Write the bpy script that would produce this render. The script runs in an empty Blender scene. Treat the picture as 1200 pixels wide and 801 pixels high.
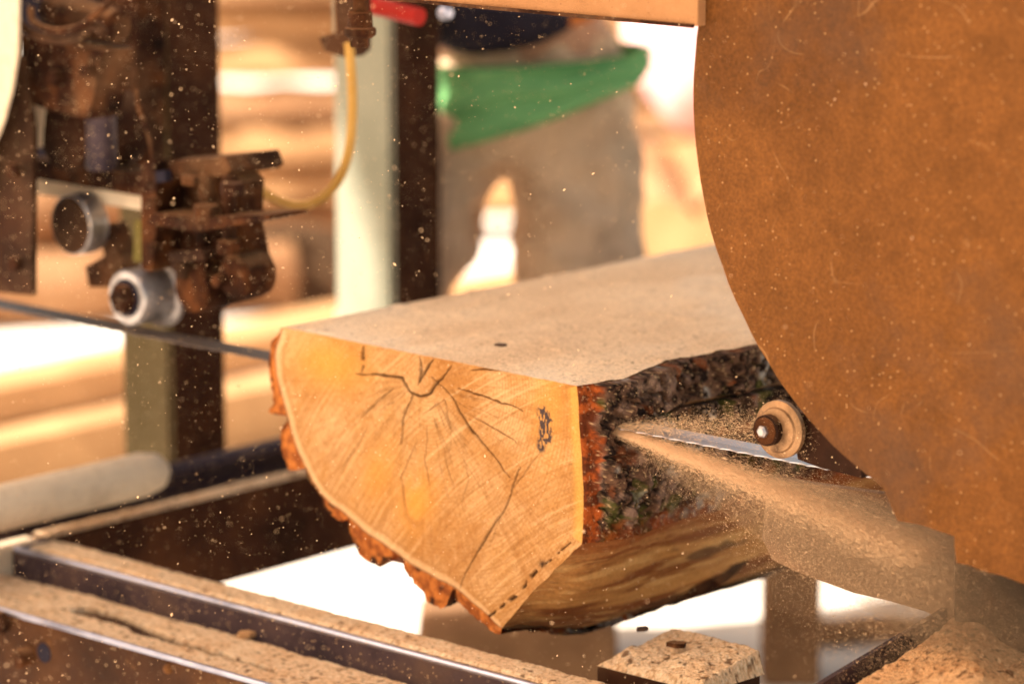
import bpy, bmesh, math, random
import numpy as np
from mathutils import Vector, Matrix, Quaternion
random.seed(7); rng = np.random.default_rng(7)
SC = bpy.context.scene; COL = SC.collection
PI = math.pi
# ------------------------------------------------------------------ camera geometry (survey of the photograph)
F = 3966.0; TH = math.radians(11.32); PHY = math.radians(42.0); CAMH = 1.5
h = Vector((-math.sin(PHY), math.cos(PHY), 0)); RT = Vector((h.y, -h.x, 0))
FW = h*math.cos(TH) + Vector((0, 0, -math.sin(TH))); UP = h*math.sin(TH) + Vector((0, 0, math.cos(TH)))
C = Vector((0, 0, CAMH))
def ray(x, y): return FW + RT*((x-600)/F) - UP*((y-400.5)/F)
def dep(x, y, d): return C + ray(x, y)*d
def hx(x, y, X): r = ray(x, y); return C + r*(X/r.x)
def hy(x, y, Y): r = ray(x, y); return C + r*(Y/r.y)
def hz(x, y, Z): r = ray(x, y); return C + r*((Z-CAMH)/r.z)
def proj(p):
    q = Vector(p)-C; d = q.dot(FW)
    return 600+F*q.dot(RT)/d, 400.5-F*q.dot(UP)/d, d
cd = bpy.data.cameras.new('camera'); cam = bpy.data.objects.new('camera', cd); COL.objects.link(cam); SC.camera = cam
cam.matrix_world = Matrix.Translation(C) @ Matrix((RT, UP, -FW)).transposed().to_4x4()
cd.sensor_width = 36; cd.lens = F*36/1200; cd.clip_end = 500; cd.clip_start = .05
cd.dof.use_dof = True; cd.dof.focus_distance = 3.42; cd.dof.aperture_fstop = 2.7

# ------------------------------------------------------------------ world and light
w = bpy.data.worlds.new('World'); SC.world = w; w.use_nodes = True
S = Vector((-.40, -.62, .78)).normalized()      # towards the sun
sky = w.node_tree.nodes.new('ShaderNodeTexSky'); sky.sky_type = 'NISHITA'; sky.sun_disc = False
sky.sun_elevation = math.asin(S.z); sky.sun_rotation = math.atan2(S.x, S.y)
sky.dust_density = 3.0; sky.air_density = 1.0; sky.ozone_density = .5
bg = w.node_tree.nodes['Background']; bg.inputs[1].default_value = .13
tn = w.node_tree.nodes.new('ShaderNodeMix'); tn.data_type = 'RGBA'; tn.blend_type = 'MULTIPLY'; tn.inputs[0].default_value = 1
tn.inputs[7].default_value = (1.0, .79, .56, 1)      # warm tint put on the sky light
w.node_tree.links.new(sky.outputs[0], tn.inputs[6]); w.node_tree.links.new(tn.outputs[2], bg.inputs[0])
sl = bpy.data.lights.new('sun', 'SUN'); so = bpy.data.objects.new('sun', sl); COL.objects.link(so)
sl.energy = 4.8; sl.angle = math.radians(.5); sl.color = (1, .92, .81)
so.rotation_euler = S.to_track_quat('Z', 'Y').to_euler()
SC.view_settings.view_transform = 'Standard'; SC.view_settings.look = 'None'
SC.view_settings.exposure = 1.58; SC.view_settings.gamma = 1
SC.cycles.use_denoising = True
SC.cycles.max_bounces = 8; SC.cycles.diffuse_bounces = 4; SC.cycles.glossy_bounces = 3
SC.cycles.sample_clamp_indirect = 6

# ------------------------------------------------------------------ helpers
def s2l(r, g, b):
    f = lambda c: (c/255/12.92) if c/255 <= .04045 else ((c/255+.055)/1.055)**2.4
    return (f(r), f(g), f(b))
def A3(c): return np.array(c, dtype=np.float64)
def tag(o, label=None, cat=None, group=None, kind=None):
    if label: o['label'] = label
    if cat: o['category'] = cat
    if group: o['group'] = group
    if kind: o['kind'] = kind
    return o
def empty(name, loc, label, cat, group=None):
    o = bpy.data.objects.new(name, None); COL.objects.link(o); o.location = loc; o.empty_display_size = .05
    return tag(o, label, cat, group)
def link(name, me, parent=None, mats=()):
    o = bpy.data.objects.new(name, me); COL.objects.link(o)
    for m in (mats if isinstance(mats, (list, tuple)) else [mats]): me.materials.append(m)
    if parent is not None:
        o.parent = parent
        # world-space vertices kept: cancel the parents' translation
        p = parent; off = Vector((0, 0, 0))
        while p is not None: off += p.location; p = p.parent
        o.location = -off
    return o
def obj(name, bm, mat, parent=None, smooth=False, bev=0):
    if bev:
        es = [e for e in bm.edges if len(e.link_faces) == 2 and e.calc_face_angle(0) > .6]
        bmesh.ops.bevel(bm, geom=es, offset=bev, segments=2, affect='EDGES', profile=.6)
    bmesh.ops.recalc_face_normals(bm, faces=bm.faces)
    me = bpy.data.meshes.new(name); bm.to_mesh(me); bm.free()
    if smooth:
        for p in me.polygons: p.use_smooth = True
        if hasattr(me, 'set_sharp_from_angle'): me.set_sharp_from_angle(angle=math.radians(40))
    return link(name, me, parent, mat)
def bx(x0, x1, y0, y1, z0, z1, bm=None):
    bm = bm or bmesh.new()
    bmesh.ops.create_cube(bm, size=1, matrix=Matrix.Translation(((x0+x1)/2, (y0+y1)/2, (z0+z1)/2)) @ Matrix.Diagonal((x1-x0, y1-y0, z1-z0, 1)))
    return bm
def prism(pts, vec, bm=None):
    bm = bm or bmesh.new()
    a = [bm.verts.new(p) for p in pts]; b = [bm.verts.new(Vector(p)+Vector(vec)) for p in pts]
    n = len(a); bm.faces.new(a); bm.faces.new(b[::-1])
    for i in range(n): bm.faces.new((a[i], b[i], b[(i+1) % n], a[(i+1) % n]))
    return bm
def pprism(px, Y, t, bm=None): return prism([hy(x, y, Y) for x, y in px], (0, t, 0), bm)
def frame_of(d):
    d = d.normalized(); u = d.cross(Vector((0, 0, 1)))
    if u.length < .01: u = Vector((1, 0, 0))
    u.normalize(); return u, d.cross(u)
def cyl(p, d, prof, n=40, bm=None):
    """lathe: prof = [(along, radius)] around the axis d from p"""
    bm = bm or bmesh.new(); p = Vector(p); d = Vector(d).normalized(); u, v = frame_of(d); rings = []
    for t, r in prof:
        rings.append([bm.verts.new(p+d*t+(u*math.cos(2*PI*k/n)+v*math.sin(2*PI*k/n))*max(r, 1e-5)) for k in range(n)])
    for a, b in zip(rings, rings[1:]):
        for k in range(n): bm.faces.new((a[k], a[(k+1) % n], b[(k+1) % n], b[k]))
    bm.faces.new(rings[0]); bm.faces.new(rings[-1][::-1]); return bm
def tube(pts, r, n=14, bm=None):
    bm = bm or bmesh.new(); pts = [Vector(p) for p in pts]; rings = []
    # catmull-rom
    q = []
    P = [pts[0]]+pts+[pts[-1]]
    for i in range(1, len(P)-2):
        for k in range(8):
            t = k/8; a, b, c, d = P[i-1:i+3]
            q.append(.5*((2*b)+(c-a)*t+(2*a-5*b+4*c-d)*t*t+(3*b-a-3*c+d)*t**3))
    q.append(pts[-1]); u = None
    for i, p in enumerate(q):
        d = (q[min(i+1, len(q)-1)]-q[max(i-1, 0)]).normalized()
        if u is None: u, v = frame_of(d)
        else: u = (u-d*u.dot(d)).normalized(); v = d.cross(u)
        rings.append([bm.verts.new(p+(u*math.cos(2*PI*k/n)+v*math.sin(2*PI*k/n))*r) for k in range(n)])
    for a, b in zip(rings, rings[1:]):
        for k in range(n): bm.faces.new((a[k], a[(k+1) % n], b[(k+1) % n], b[k]))
    bm.faces.new(rings[0]); bm.faces.new(rings[-1][::-1]); return bm
def npmesh(name, V, Fq, mats, parent=None, col=None, midx=None, smooth=True):
    V = np.asarray(V, dtype=np.float64); Fq = np.asarray(Fq, dtype=np.int32); k = Fq.shape[1]
    me = bpy.data.meshes.new(name); me.vertices.add(len(V)); me.vertices.foreach_set('co', V.astype(np.float32).ravel())
    me.loops.add(Fq.size); me.loops.foreach_set('vertex_index', Fq.ravel())
    me.polygons.add(len(Fq)); me.polygons.foreach_set('loop_start', np.arange(0, Fq.size, k, dtype=np.int32))
    me.polygons.foreach_set('loop_total', np.full(len(Fq), k, dtype=np.int32))
    me.polygons.foreach_set('use_smooth', np.full(len(Fq), smooth))
    o = link(name, me, parent, mats)
    if midx is not None: me.polygons.foreach_set('material_index', np.asarray(midx, dtype=np.int32))
    me.update(calc_edges=True); me.validate()
    if col is not None:
        at = me.color_attributes.new('tint', 'FLOAT_COLOR', 'POINT')
        at.data.foreach_set('color', np.concatenate([np.clip(col, 0, 1), np.ones((len(V), 1))], 1).astype(np.float32).ravel())
    return o
def gridf(n, m, off=0, flip=False):
    """quads of an n x m vertex grid (row major)"""
    i, j = np.meshgrid(np.arange(n-1), np.arange(m-1), indexing='ij'); a = (i*m+j).ravel()+off
    q = np.stack([a, a+m, a+m+1, a+1], 1)
    return q[:, ::-1] if flip else q
def vnoise(P, seed=0):
    P = np.asarray(P, dtype=np.float64); I = np.floor(P).astype(np.int64); f = P-I; f = f*f*(3-2*f)
    def hsh(i, j, k):
        x = (i*374761393+j*668265263+k*2147483647+seed*1274126177) & 0xffffffff
        x = ((x ^ (x >> 13))*1274126177) & 0xffffffff; x = (x ^ (x >> 16)); x = (x*2246822519) & 0xffffffff
        return ((x ^ (x >> 15)) & 0xffff)/65535.0
    r = 0
    for a in (0, 1):
        for b in (0, 1):
            for c in (0, 1):
                wt = (f[..., 0] if a else 1-f[..., 0])*(f[..., 1] if b else 1-f[..., 1])*(f[..., 2] if c else 1-f[..., 2])
                r = r+wt*hsh(I[..., 0]+a, I[..., 1]+b, I[..., 2]+c)
    return r
def fbm(P, sc, oc=4, seed=0, g=.5):
    P = np.asarray(P)*np.asarray(sc, dtype=float); r = 0; a = 1; t = 0
    for o in range(oc): r = r+a*vnoise(P*(2.03**o)+17.3*o, seed+o); t += a; a *= g
    return r/t
def sst(a, b, x): t = np.clip((x-a)/(b-a), 0, 1); return t*t*(3-2*t)
def mixc(c1, c2, t): t = np.clip(t, 0, 1)[..., None]; return c1*(1-t)+c2*t

# ------------------------------------------------------------------ materials
def new_mat(name):
    m = bpy.data.materials.new(name); m.use_nodes = True; nt = m.node_tree
    return m, nt, nt.nodes['Principled BSDF']
def ramp(nt, src, stops):
    r = nt.nodes.new('ShaderNodeValToRGB'); e = r.color_ramp.elements
    while len(e) < len(stops): e.new(.5)
    for i, (p, c) in enumerate(stops): e[i].position = p; e[i].color = (*c, 1)
    nt.links.new(src, r.inputs[0]); return r.outputs[0]
def tex(nt, kind, scale, detail=6, rough=.55, sc3=(1, 1, 1), dist=0):
    tc = nt.nodes.new('ShaderNodeTexCoord'); mp = nt.nodes.new('ShaderNodeMapping'); mp.inputs['Scale'].default_value = sc3
    nt.links.new(tc.outputs['Object'], mp.inputs[0]); n = nt.nodes.new(kind); n.inputs['Scale'].default_value = scale
    if kind == 'ShaderNodeTexNoise':
        n.inputs['Detail'].default_value = detail; n.inputs['Roughness'].default_value = rough; n.inputs['Distortion'].default_value = dist
    nt.links.new(mp.outputs[0], n.inputs['Vector']); return n
def mixn(nt, fac, a, b, mode='MIX'):
    m = nt.nodes.new('ShaderNodeMix'); m.data_type = 'RGBA'; m.blend_type = mode
    if isinstance(fac, float): m.inputs[0].default_value = fac
    else: nt.links.new(fac, m.inputs[0])
    for s, v in ((6, a), (7, b)):
        if isinstance(v, tuple): m.inputs[s].default_value = (*v, 1)
        else: nt.links.new(v, m.inputs[s])
    return m.outputs[2]
def mat(name, c1, c2, scale=8, c3=None, rough=.7, metal=0, bump=.3, bscale=None, bdist=.002, sc3=(1, 1, 1), specks=0, dust=None,
        speckc=(.62, .42, .24), spscale=260, vcol=False, spec=.07, top=0, topc=(.60, .42, .26), scratch=0, vlo=.72, grain=0):
    m, nt, b = new_mat(name)
    n = tex(nt, 'ShaderNodeTexNoise', scale, 8, .6, sc3)
    if vcol:
        a = nt.nodes.new('ShaderNodeVertexColor'); a.layer_name = 'tint'
        n2 = tex(nt, 'ShaderNodeTexNoise', scale, 5, .7)
        g = ramp(nt, n2.outputs[0], [(.28, (vlo, vlo, vlo)), (.55, (1.0, 1.0, 1.0))])
        c = mixn(nt, 1.0, a.outputs[0], g, 'MULTIPLY')
    else:
        c = ramp(nt, n.outputs[0], [(.3, c1), (.7, c2)] if c3 is None else [(.28, c1), (.5, c2), (.72, c3)])
    if grain:
        for k_, (gs, lo_) in enumerate(((300, 1-grain), (26, .84))):
            gn = tex(nt, 'ShaderNodeTexNoise', gs, 4, .7); c = mixn(nt, 1.0, c, ramp(nt, gn.outputs[0], [(.33, (lo_,)*3), (.66, (1.15, 1.15, 1.15))]), 'MULTIPLY')
    if scratch:
        for k, (sv, sc_) in enumerate((((1, 1, 2.2), 5.0), ((2.4, 1, 1.1), 8.0))):
            w_ = tex(nt, 'ShaderNodeTexNoise', sc_, 1, .5, sv, .12)
            f = ramp(nt, w_.outputs[0], [(.0, (0, 0, 0)), (.496, (0, 0, 0)), (.5, (scratch,)*3), (.504, (0, 0, 0)), (1, (0, 0, 0))])
            w2 = tex(nt, 'ShaderNodeTexNoise', 13.0+5*k, 3)
            f2 = ramp(nt, w2.outputs[0], [(.55, (0, 0, 0)), (.63, (1, 1, 1))])
            c = mixn(nt, mixn(nt, 1.0, f, f2, 'MULTIPLY'), c, speckc)
    if dust:   # broad patches of settled sawdust
        d = tex(nt, 'ShaderNodeTexNoise', dust[0], 5, .65)
        f = ramp(nt, d.outputs[0], [(dust[1], (0, 0, 0)), (dust[1]+.22, (dust[2],)*3)])
        c = mixn(nt, f, c, topc)
    if specks:
        v = tex(nt, 'ShaderNodeTexVoronoi', spscale); v.inputs['Randomness'].default_value = 1
        f = ramp(nt, v.outputs['Distance'], [(.0, (1, 1, 1)), (.16, (1, 1, 1)), (.24, (0, 0, 0))])
        v2 = nt.nodes.new('ShaderNodeSeparateColor'); nt.links.new(v.outputs['Color'], v2.inputs[0])
        f2 = ramp(nt, v2.outputs[0], [(0, (0, 0, 0)), (1-specks-.01, (0, 0, 0)), (1-specks, (1, 1, 1))])
        c = mixn(nt, mixn(nt, 1.0, f, f2, 'MULTIPLY'), c, speckc)
    if top:
        gm = nt.nodes.new('ShaderNodeNewGeometry'); sx = nt.nodes.new('ShaderNodeSeparateXYZ'); nt.links.new(gm.outputs['Normal'], sx.inputs[0])
        f = ramp(nt, sx.outputs['Z'], [(.45, (0, 0, 0)), (.8, (top,)*3)]); c = mixn(nt, f, c, topc)
    nt.links.new(c, b.inputs['Base Color'])
    b.inputs['Roughness'].default_value = rough; b.inputs['Metallic'].default_value = metal; b.inputs['Specular IOR Level'].default_value = spec
    if bump:
        bn = tex(nt, 'ShaderNodeTexNoise', bscale or scale*4, 7, .65, sc3); bp = nt.nodes.new('ShaderNodeBump')
        bp.inputs['Strength'].default_value = bump; bp.inputs['Distance'].default_value = bdist
        nt.links.new(bn.outputs[0], bp.inputs['Height']); nt.links.new(bp.outputs[0], b.inputs['Normal'])
    return m
DUST = (.62, .42, .25)
M = {}
M['guard'] = mat('rusty_dusted_steel', (.094, .032, .0072), (.156, .056, .0115), 2.0, (.124, .043, .0092), .50, 0, .7, 330, .0015, specks=.09, speckc=(.42, .22, .09), spscale=240, dust=(3.6, .49, .85), topc=(.078, .044, .027), scratch=.45, grain=.30)
M['beam'] = mat('dusted_brown_paint', (.27, .115, .045), (.42, .20, .085), 12, (.34, .155, .062), .85, 0, .9, 420, .002, specks=.12, speckc=(.22, .10, .045), spscale=300)
M['iron'] = mat('dark_rusty_iron', (.008, .005, .003), (.032, .012, .006), 9, (.065, .023, .009), .72, .1, .5, 90, .002, specks=.16, spscale=230, dust=(5, .5, .35), topc=(.20, .10, .05), top=.5)
M['rust'] = mat('brown_rust', (.006, .003, .002), (.036, .012, .005), 26, (.125, .042, .013), .8, .05, 1.0, 90, .005, specks=.14, spscale=260, dust=(9, .5, .4), topc=(.30, .15, .07), top=.6)
M['post'] = mat('rusty_brown_post', (.018, .007, .003), (.046, .016, .007), 9, (.10, .036, .013), .75, .05, .6, 70, .003, specks=.55, spscale=170, speckc=(.30, .17, .09))
M['green'] = mat('faded_green_paint', (.075, .053, .023), (.115, .083, .038), 5, (.14, .10, .05), .7, 0, .3, 60, .002, specks=.3, spscale=170, speckc=(.40, .34, .22))
M['greenpale'] = mat('pale_green_paint', (.215, .215, .155), (.31, .30, .225), 4, (.27, .265, .195), .6, 0, .2, 60, .001, specks=.25, spscale=150, speckc=(.5, .42, .3))
M['steel'] = mat('worn_steel', (.12, .09, .08), (.40, .36, .35), 26, (.52, .47, .46), .38, .85, .25, 200, .0006)
M['edge'] = mat('polished_edge_blue_sheen', (.15, .15, .20), (.42, .43, .54), 9, (.30, .31, .40), .30, .9, .4, 120, .001, specks=.2, spscale=220)  # polished steel, with the sky's bluish sheen put into its base colour
M['blade'] = mat('saw_band_steel', (.26, .23, .23), (.60, .56, .58), 3, (.42, .39, .40), .36, .9, .15, 300, .0003, sc3=(.1, 6, 1))
M['bladedark'] = mat('dark_band_steel', (.05, .032, .024), (.20, .15, .13), 5, (.11, .075, .06), .5, .7, .2, 200, .0006, sc3=(.3, 8, 1), specks=.4)  # darker, browner steel for the left run of the band
M['railsteel'] = mat('dark_rail_steel', (.030, .022, .030), (.075, .050, .055), 14, (.12, .075, .06), .45, .4, .6, 130, .0015, specks=.25, spscale=240)
M['bedface'] = mat('oiled_rusty_channel', (.020, .009, .005), (.050, .020, .009), 8, (.10, .040, .014), .6, .1, .7, 70, .003, specks=.12, spscale=200, dust=(14, .58, .6), topc=(.33, .16, .06))
M['dustcoat'] = mat('dust_coated_steel', (.56, .42, .29), (.76, .60, .43), 18, (.66, .51, .36), .95, 0, .8, 320, .002, specks=.15, speckc=(.25, .14, .07), spscale=240)
M['yellow'] = mat('yellow_rubber_hose', (.46, .25, .06), (.60, .34, .09), 20, None, .5, 0, .1, specks=.2)
M['red'] = mat('red_paint', (.35, .015, .012), (.45, .03, .02), 8, None, .45, 0, .1)
M['moss'] = mat('olive_paint', (.16, .12, .03), (.24, .19, .06), 9, None, .8, 0, .4, specks=.3)
M['chutemud'] = mat('dust_browned_plate', (.20, .11, .06), (.34, .20, .115), 12, (.27, .155, .085), .95, 0, .8, 320, .002, specks=.4, speckc=(.50, .32, .17), spscale=330)
M['disc'] = mat('dusty_roller_face', (.07, .035, .02), (.36, .20, .10), 34, (.20, .11, .055), .45, .55, .4, 180, .001, specks=.1)
M['sawdust'] = mat('sawdust', 0, 0, 380, bump=1.0, bscale=330, bdist=.003, rough=.95, vcol=True, spec=.1, vlo=.60)
M['topsaw'] = mat('sawn_top_dusted', 0, 0, 330, bump=1.0, bscale=300, bdist=.002, rough=.95, vcol=True, spec=.0, vlo=.66)
M['endgrain'] = mat('sawn_end_grain', 0, 0, 420, bump=.5, bscale=380, bdist=.0014, rough=.85, vcol=True, spec=.03)
M['barkv'] = mat('rough_bark', 0, 0, 300, bump=1.0, bscale=230, bdist=.003, rough=1.0, vcol=True, spec=.04)
M['sole'] = mat('ground_earth', (.42, .33, .25), (.80, .74, .66), 1.6, (.66, .58, .49), .95, 0, .6, 9, .02)
M['logside'] = mat('pile_log_bark', (.16, .075, .035), (.32, .165, .08), 4, (.44, .25, .13), .9, 0, .8, 30, .01, sc3=(1, 1, 1))
M['logend'] = mat('pile_log_end', (.45, .26, .12), (.60, .36, .18), 12, None, .85, 0, .4)
M['board'] = mat('fresh_sawn_board', (.28, .135, .058), (.50, .28, .13), 2.2, (.38, .20, .09), .85, 0, .4, 30, .003)
M['plankdark'] = mat('weathered_timber', (.18, .095, .05), (.34, .19, .10), 7, None, .9, 0, .5, 30, .004)
M['waste'] = mat('bark_waste_brown', (.035, .018, .009), (.095, .052, .026), 2.2, (.06, .032, .016), .95, 0, .6, 40, .01)
M['sheet'] = mat('shade_sheet_metal', (.36, .33, .30), (.5, .46, .42), 3, None, .6, .2, .2)
M['trouser'] = mat('brown_work_cloth', (.30, .18, .105), (.66, .46, .30), 7, (.46, .30, .185), .95, 0, .5, 60, .004)
M['navy'] = mat('dark_navy_cloth', (.012, .010, .018), (.03, .025, .035), 9, None, .95, 0, .4, 60, .004)
M['gcloth'] = mat('green_cloth', (.014, .12, .04), (.17, .38, .15), 4, (.05, .22, .08), .9, 0, .4, 40, .004, sc3=(.6, .6, 3))
M['orange'] = mat('orange_cloth', (.55, .16, .035), (.65, .22, .06), 9, None, .9, 0, .4)
M['skin'] = mat('skin', (.42, .22, .13), (.48, .26, .16), 12, None, .55, 0, .1)
M['hair'] = mat('black_hair', (.012, .01, .008), (.03, .022, .016), 30, None, .6, 0, .6)
M['shoe'] = mat('brown_leather', (.09, .05, .03), (.15, .09, .05), 20, None, .6, 0, .4)
M['pink'] = mat('pale_pink_cloth', (.75, .42, .45), (.85, .60, .60), 6, None, .8, 0, .4, 20, .01)
M['canvas'] = mat('pale_canvas', (.70, .66, .58), (.8, .76, .7), 5, None, .9, 0, .3)
m, nt, b = new_mat('flying_sawdust'); b.inputs['Base Color'].default_value = (.84, .54, .30, 1); b.inputs['Roughness'].default_value = .9
M['fly'] = m
m, nt, b = new_mat('dark_splinter'); b.inputs['Base Color'].default_value = (.07, .035, .02, 1); b.inputs['Roughness'].default_value = .9
M['splinter'] = m

# ------------------------------------------------------------------ key places
FC = dep(676, 452, 3.50); T = FC.z; YF = FC.y                 # near corner of the log's end, its top, its end plane
kp = hx(708, 498, FC.x); YB = kp.y; ZB = kp.z                  # the band leaves the bark here
YG = YB-.078                                                   # front plate of the wheel guard
print('T %.3f YF %.3f YB %.3f ZB %.3f XR %.3f' % (T, YF, YB, ZB, FC.x))

# ------------------------------------------------------------------ ground
def ground():
    n = 90; u = np.linspace(-1, 1, n); g = np.sign(u)*np.abs(u)**3*180
    X, Y = np.meshgrid(g-4, g+5, indexing='ij'); P = np.stack([X.ravel(), Y.ravel(), 0*X.ravel()], 1)
    P[:, 2] = (fbm(P, .7, 3, 3)-.5)*.05
    return tag(npmesh('ground', P, gridf(n, n), M['sole']), kind='structure')
ground()

# ------------------------------------------------------------------ the log
def densify(pts, step):
    out = []
    for a, b in zip(pts, pts[1:]):
        a = np.array(a, float); b = np.array(b, float); k = max(1, int(np.linalg.norm(b-a)/step))
        out += [a+(b-a)*i/k for i in range(k)]
    out.append(np.array(pts[-1], float)); return np.array(out)
def topx(p): q = hy(p[0], p[1], YF); return (q.x, q.z)
right_px = [(676, 452), (678.5, 480), (681, 520), (683, 560), (684, 600), (682, 637)]
diag_px = [(682, 637), (656, 662), (622, 695), (588, 736)]
arc_px = [(588, 736), (566, 716), (540, 692), (505, 675), (465, 649), (426, 620), (391, 593), (368, 568), (349, 533), (339, 498), (331, 467), (325, 444), (322, 420), (325, 400), (330, 383)]
top_px = [(330, 383), (676, 452)]
def smoothpl(pts, it=2):
    for _ in range(it):
        n = [pts[0]]
        for a, b in zip(pts, pts[1:]):
            n.append((a[0]*.75+b[0]*.25, a[1]*.75+b[1]*.25)); n.append((a[0]*.25+b[0]*.75, a[1]*.25+b[1]*.75))
        pts = n+[pts[-1]]
    return pts
st = .0009
R_ = densify([topx(p) for p in smoothpl(right_px)], st); D_ = densify([topx(p) for p in diag_px], st)
A_ = densify([topx(p) for p in smoothpl(arc_px)], st); T_ = densify([topx(p) for p in top_px], st)
# slightly ragged edges
def rag(a, amp, f, seed):
    t = np.arange(len(a))*st; nn = fbm(np.stack([t, t*0, t*0], 1), f, 4, seed)-.5
    d = np.gradient(a, axis=0); nrm = np.stack([-d[:, 1], d[:, 0]], 1); nrm /= np.linalg.norm(nrm, axis=1)[:, None]+1e-9
    wv = np.minimum(1, np.minimum(np.arange(len(a)), np.arange(len(a))[::-1])/12.)
    return a+nrm*(nn*amp*wv)[:, None]
R_ = rag(R_, .003, 60, 1); D_ = rag(D_, .003, 60, 2); A_ = rag(A_, .006, 45, 3); T_ = rag(T_, .0012, 150, 4)
# right and left edge of the sawn top as it runs back
redge = np.array([[q.y-YF, q.x-FC.x] for q in [hz(x, y, T) for x, y in [(676, 452), (731, 443.5), (759, 431), (787, 421.5), (833, 413.5), (864, 408)]]])
FL = hy(330, 383, YF)
print('redge', redge.tolist(), 'left', FL.x, FL.z, 'bottom z', hy(588, 738, YF).z)
def dxr(v): return np.interp(v, list(redge[:, 0])+[3], list(redge[:, 1])+[redge[-1, 1]])
WX = FC.x-FL.x
def place(xz, v):
    """section point (x,z) carried back by v along the trunk, with the trunk's slight bends"""
    x = xz[..., 0]; z = xz[..., 1]; wr = np.clip((x-FL.x)/WX, 0, 1)
    wz = sst(T-.05, T-.25, z)                     # lower part moves less
    Z0 = z-.026*sst(0, .15, v)*sst(T-.14, T-.27, z)
    X = x+dxr(v)*wr**4*(1-.5*wz)+.012*np.sin(v*2.2)*(1-wr)
    Z = Z0 + np.where(z < T-.002, (fbm(np.stack([v, v*0+3, v*0], -1), 2.0, 2, 5)-.5)*.03*wz*sst(0, .2, v), 0)
    return np.stack([X, np.full_like(X, YF)+v, Z], -1)
log = empty('log', (FC.x-.2, YF+1.0, T-.26), 'squared-off log with bark on its sides, being sawn on the mill bed', 'log')

# end face -------------------------------------------------------------
loop = np.concatenate([T_[:-1], R_[:-1], D_[:-1], A_[:-1]])
ctr = np.array(topx((500, 505)))
pith = np.array(topx((498, 446)))
NR = 300; tt = (np.arange(1, NR+1)/NR); G = ctr+(loop[None]-ctr)*tt[:, None, None]
G = G.reshape(-1, 2); n = len(loop)
V = np.concatenate([[ctr], G]); x, z = V[:, 0], V[:, 1]
P3 = np.stack([x, np.full_like(x, YF), z], 1)
Q = P3-np.array(C); dd = Q@np.array(FW); U = 600+F*(Q@np.array(RT))/dd; W_ = 400.5-F*(Q@np.array(UP))/dd   # photo coordinates on that plane
S3 = np.stack([x, z, x*0], 1)
rx = x-pith[0]; rz = z-pith[1]; rad = np.hypot(rx, rz*1.0); ang = np.arctan2(rz, rx)
wr_ = rad+.010*(fbm(S3, 9, 3, 11)-.5)*2
ringw = .5+.5*np.sin(2*PI*wr_/.0042+2*fbm(S3, 30, 2, 12)); ringw2 = fbm(np.stack([wr_, ang*.4, x*0], 1), (140, 3, 1), 4, 13)
rays = fbm(np.stack([ang, rad, x*0], 1), (46, 5, 1), 3, 14, .6)
streak_ang = math.radians(40); xc = x-ctr[0]; zc = z-ctr[1]; su = xc*math.cos(streak_ang)+zc*math.sin(streak_ang); sv_ = -xc*math.sin(streak_ang)+zc*math.cos(streak_ang)
curve_ = sv_+.75*su*su*np.sign(su)*0+.9*su*su+.006*(fbm(S3, 14, 3, 19)-.5)
sawm = fbm(np.stack([curve_, su, x*0], 1), (420, 9, 1), 3, 15, .6)
sawm2 = fbm(np.stack([curve_, su, x*0], 1), (150, 6, 1), 4, 16, .6)
big = fbm(S3, 12, 4, 17); fine = fbm(S3, 900, 2, 18)
base = A3((.50, .260, .098)); pale = A3((.64, .390, .190)); amber = A3((.36, .148, .038)); brown = A3((.27, .105, .03))
mot = fbm(S3, 34, 4, 26, .6); scr = fbm(np.stack([curve_+.15*su*0, su, x*0], 1), (900, 30, 1), 3, 27, .6); pit = fbm(S3, 330, 3, 28, .6)
c = mixc(base, pale, sst(.35, .7, mot)*.8); c = mixc(c, pale, sst(.45, .75, sawm2)*.45); c = mixc(c, amber, sst(.40, .70, big)*.80); c = mixc(c, A3((.50, .27, .11)), sst(.50, .72, fbm(S3, (22, 22, 1), 4, 29))*.5)
c = mixc(c, brown, sst(.54, .72, scr)*.38); c = mixc(c, brown*.8, sst(.60, .74, pit)*.40); c = mixc(c, pale*1.08, sst(.60, .75, 1-pit)*.35)
c = mixc(c, amber*.9, (1-ringw)*.42*sst(.3, .6, ringw2)+.25*(1-ringw2)); c = mixc(c, brown, sst(.55, .75, rays)*.33*sst(.02, .06, rad))
c = mixc(c, amber*.62, sst(.52, .72, sawm)*.34*sst(430, 640, U*.45+W_*.55+40)); c = mixc(c, amber*.8, sst(.52, .7, sawm2)*.18)
c = mixc(c, pale*1.03, sst(.60, .8, 1-sawm)*.5)
c *= (.9+.2*fine)[:, None]
def blob(cx, cy, ax, ay, rot=0):
    a = math.radians(rot); u = (U-cx)*math.cos(a)+(W_-cy)*math.sin(a); v = -(U-cx)*math.sin(a)+(W_-cy)*math.cos(a)
    return np.exp(-((u/ax)**2+(v/ay)**2))
c = mixc(c, A3((.66, .30, .05)), .6*blob(385, 425, 45, 30, 20)); c = mixc(c, A3((.62, .26, .04)), .75*blob(488, 588, 20, 34, 8)*sst(.3, .55, fbm(S3, 40, 3, 20)+.15))
c = mixc(c, A3((.58, .25, .05)), .55*blob(443, 555, 22, 40, 18)); c = mixc(c, A3((.62, .28, .06)), .5*blob(645, 470, 22, 70, 0))
kr = np.hypot((U-488)/17, (W_-580)/30)+.7*(fbm(S3, 45, 4, 24)-.5); c = mixc(c, brown, .42*np.exp(-((kr-1)/.16)**2)*sst(.35, .6, fbm(S3, 60, 3, 25)+.1*sst(570, 600, W_)))
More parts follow.
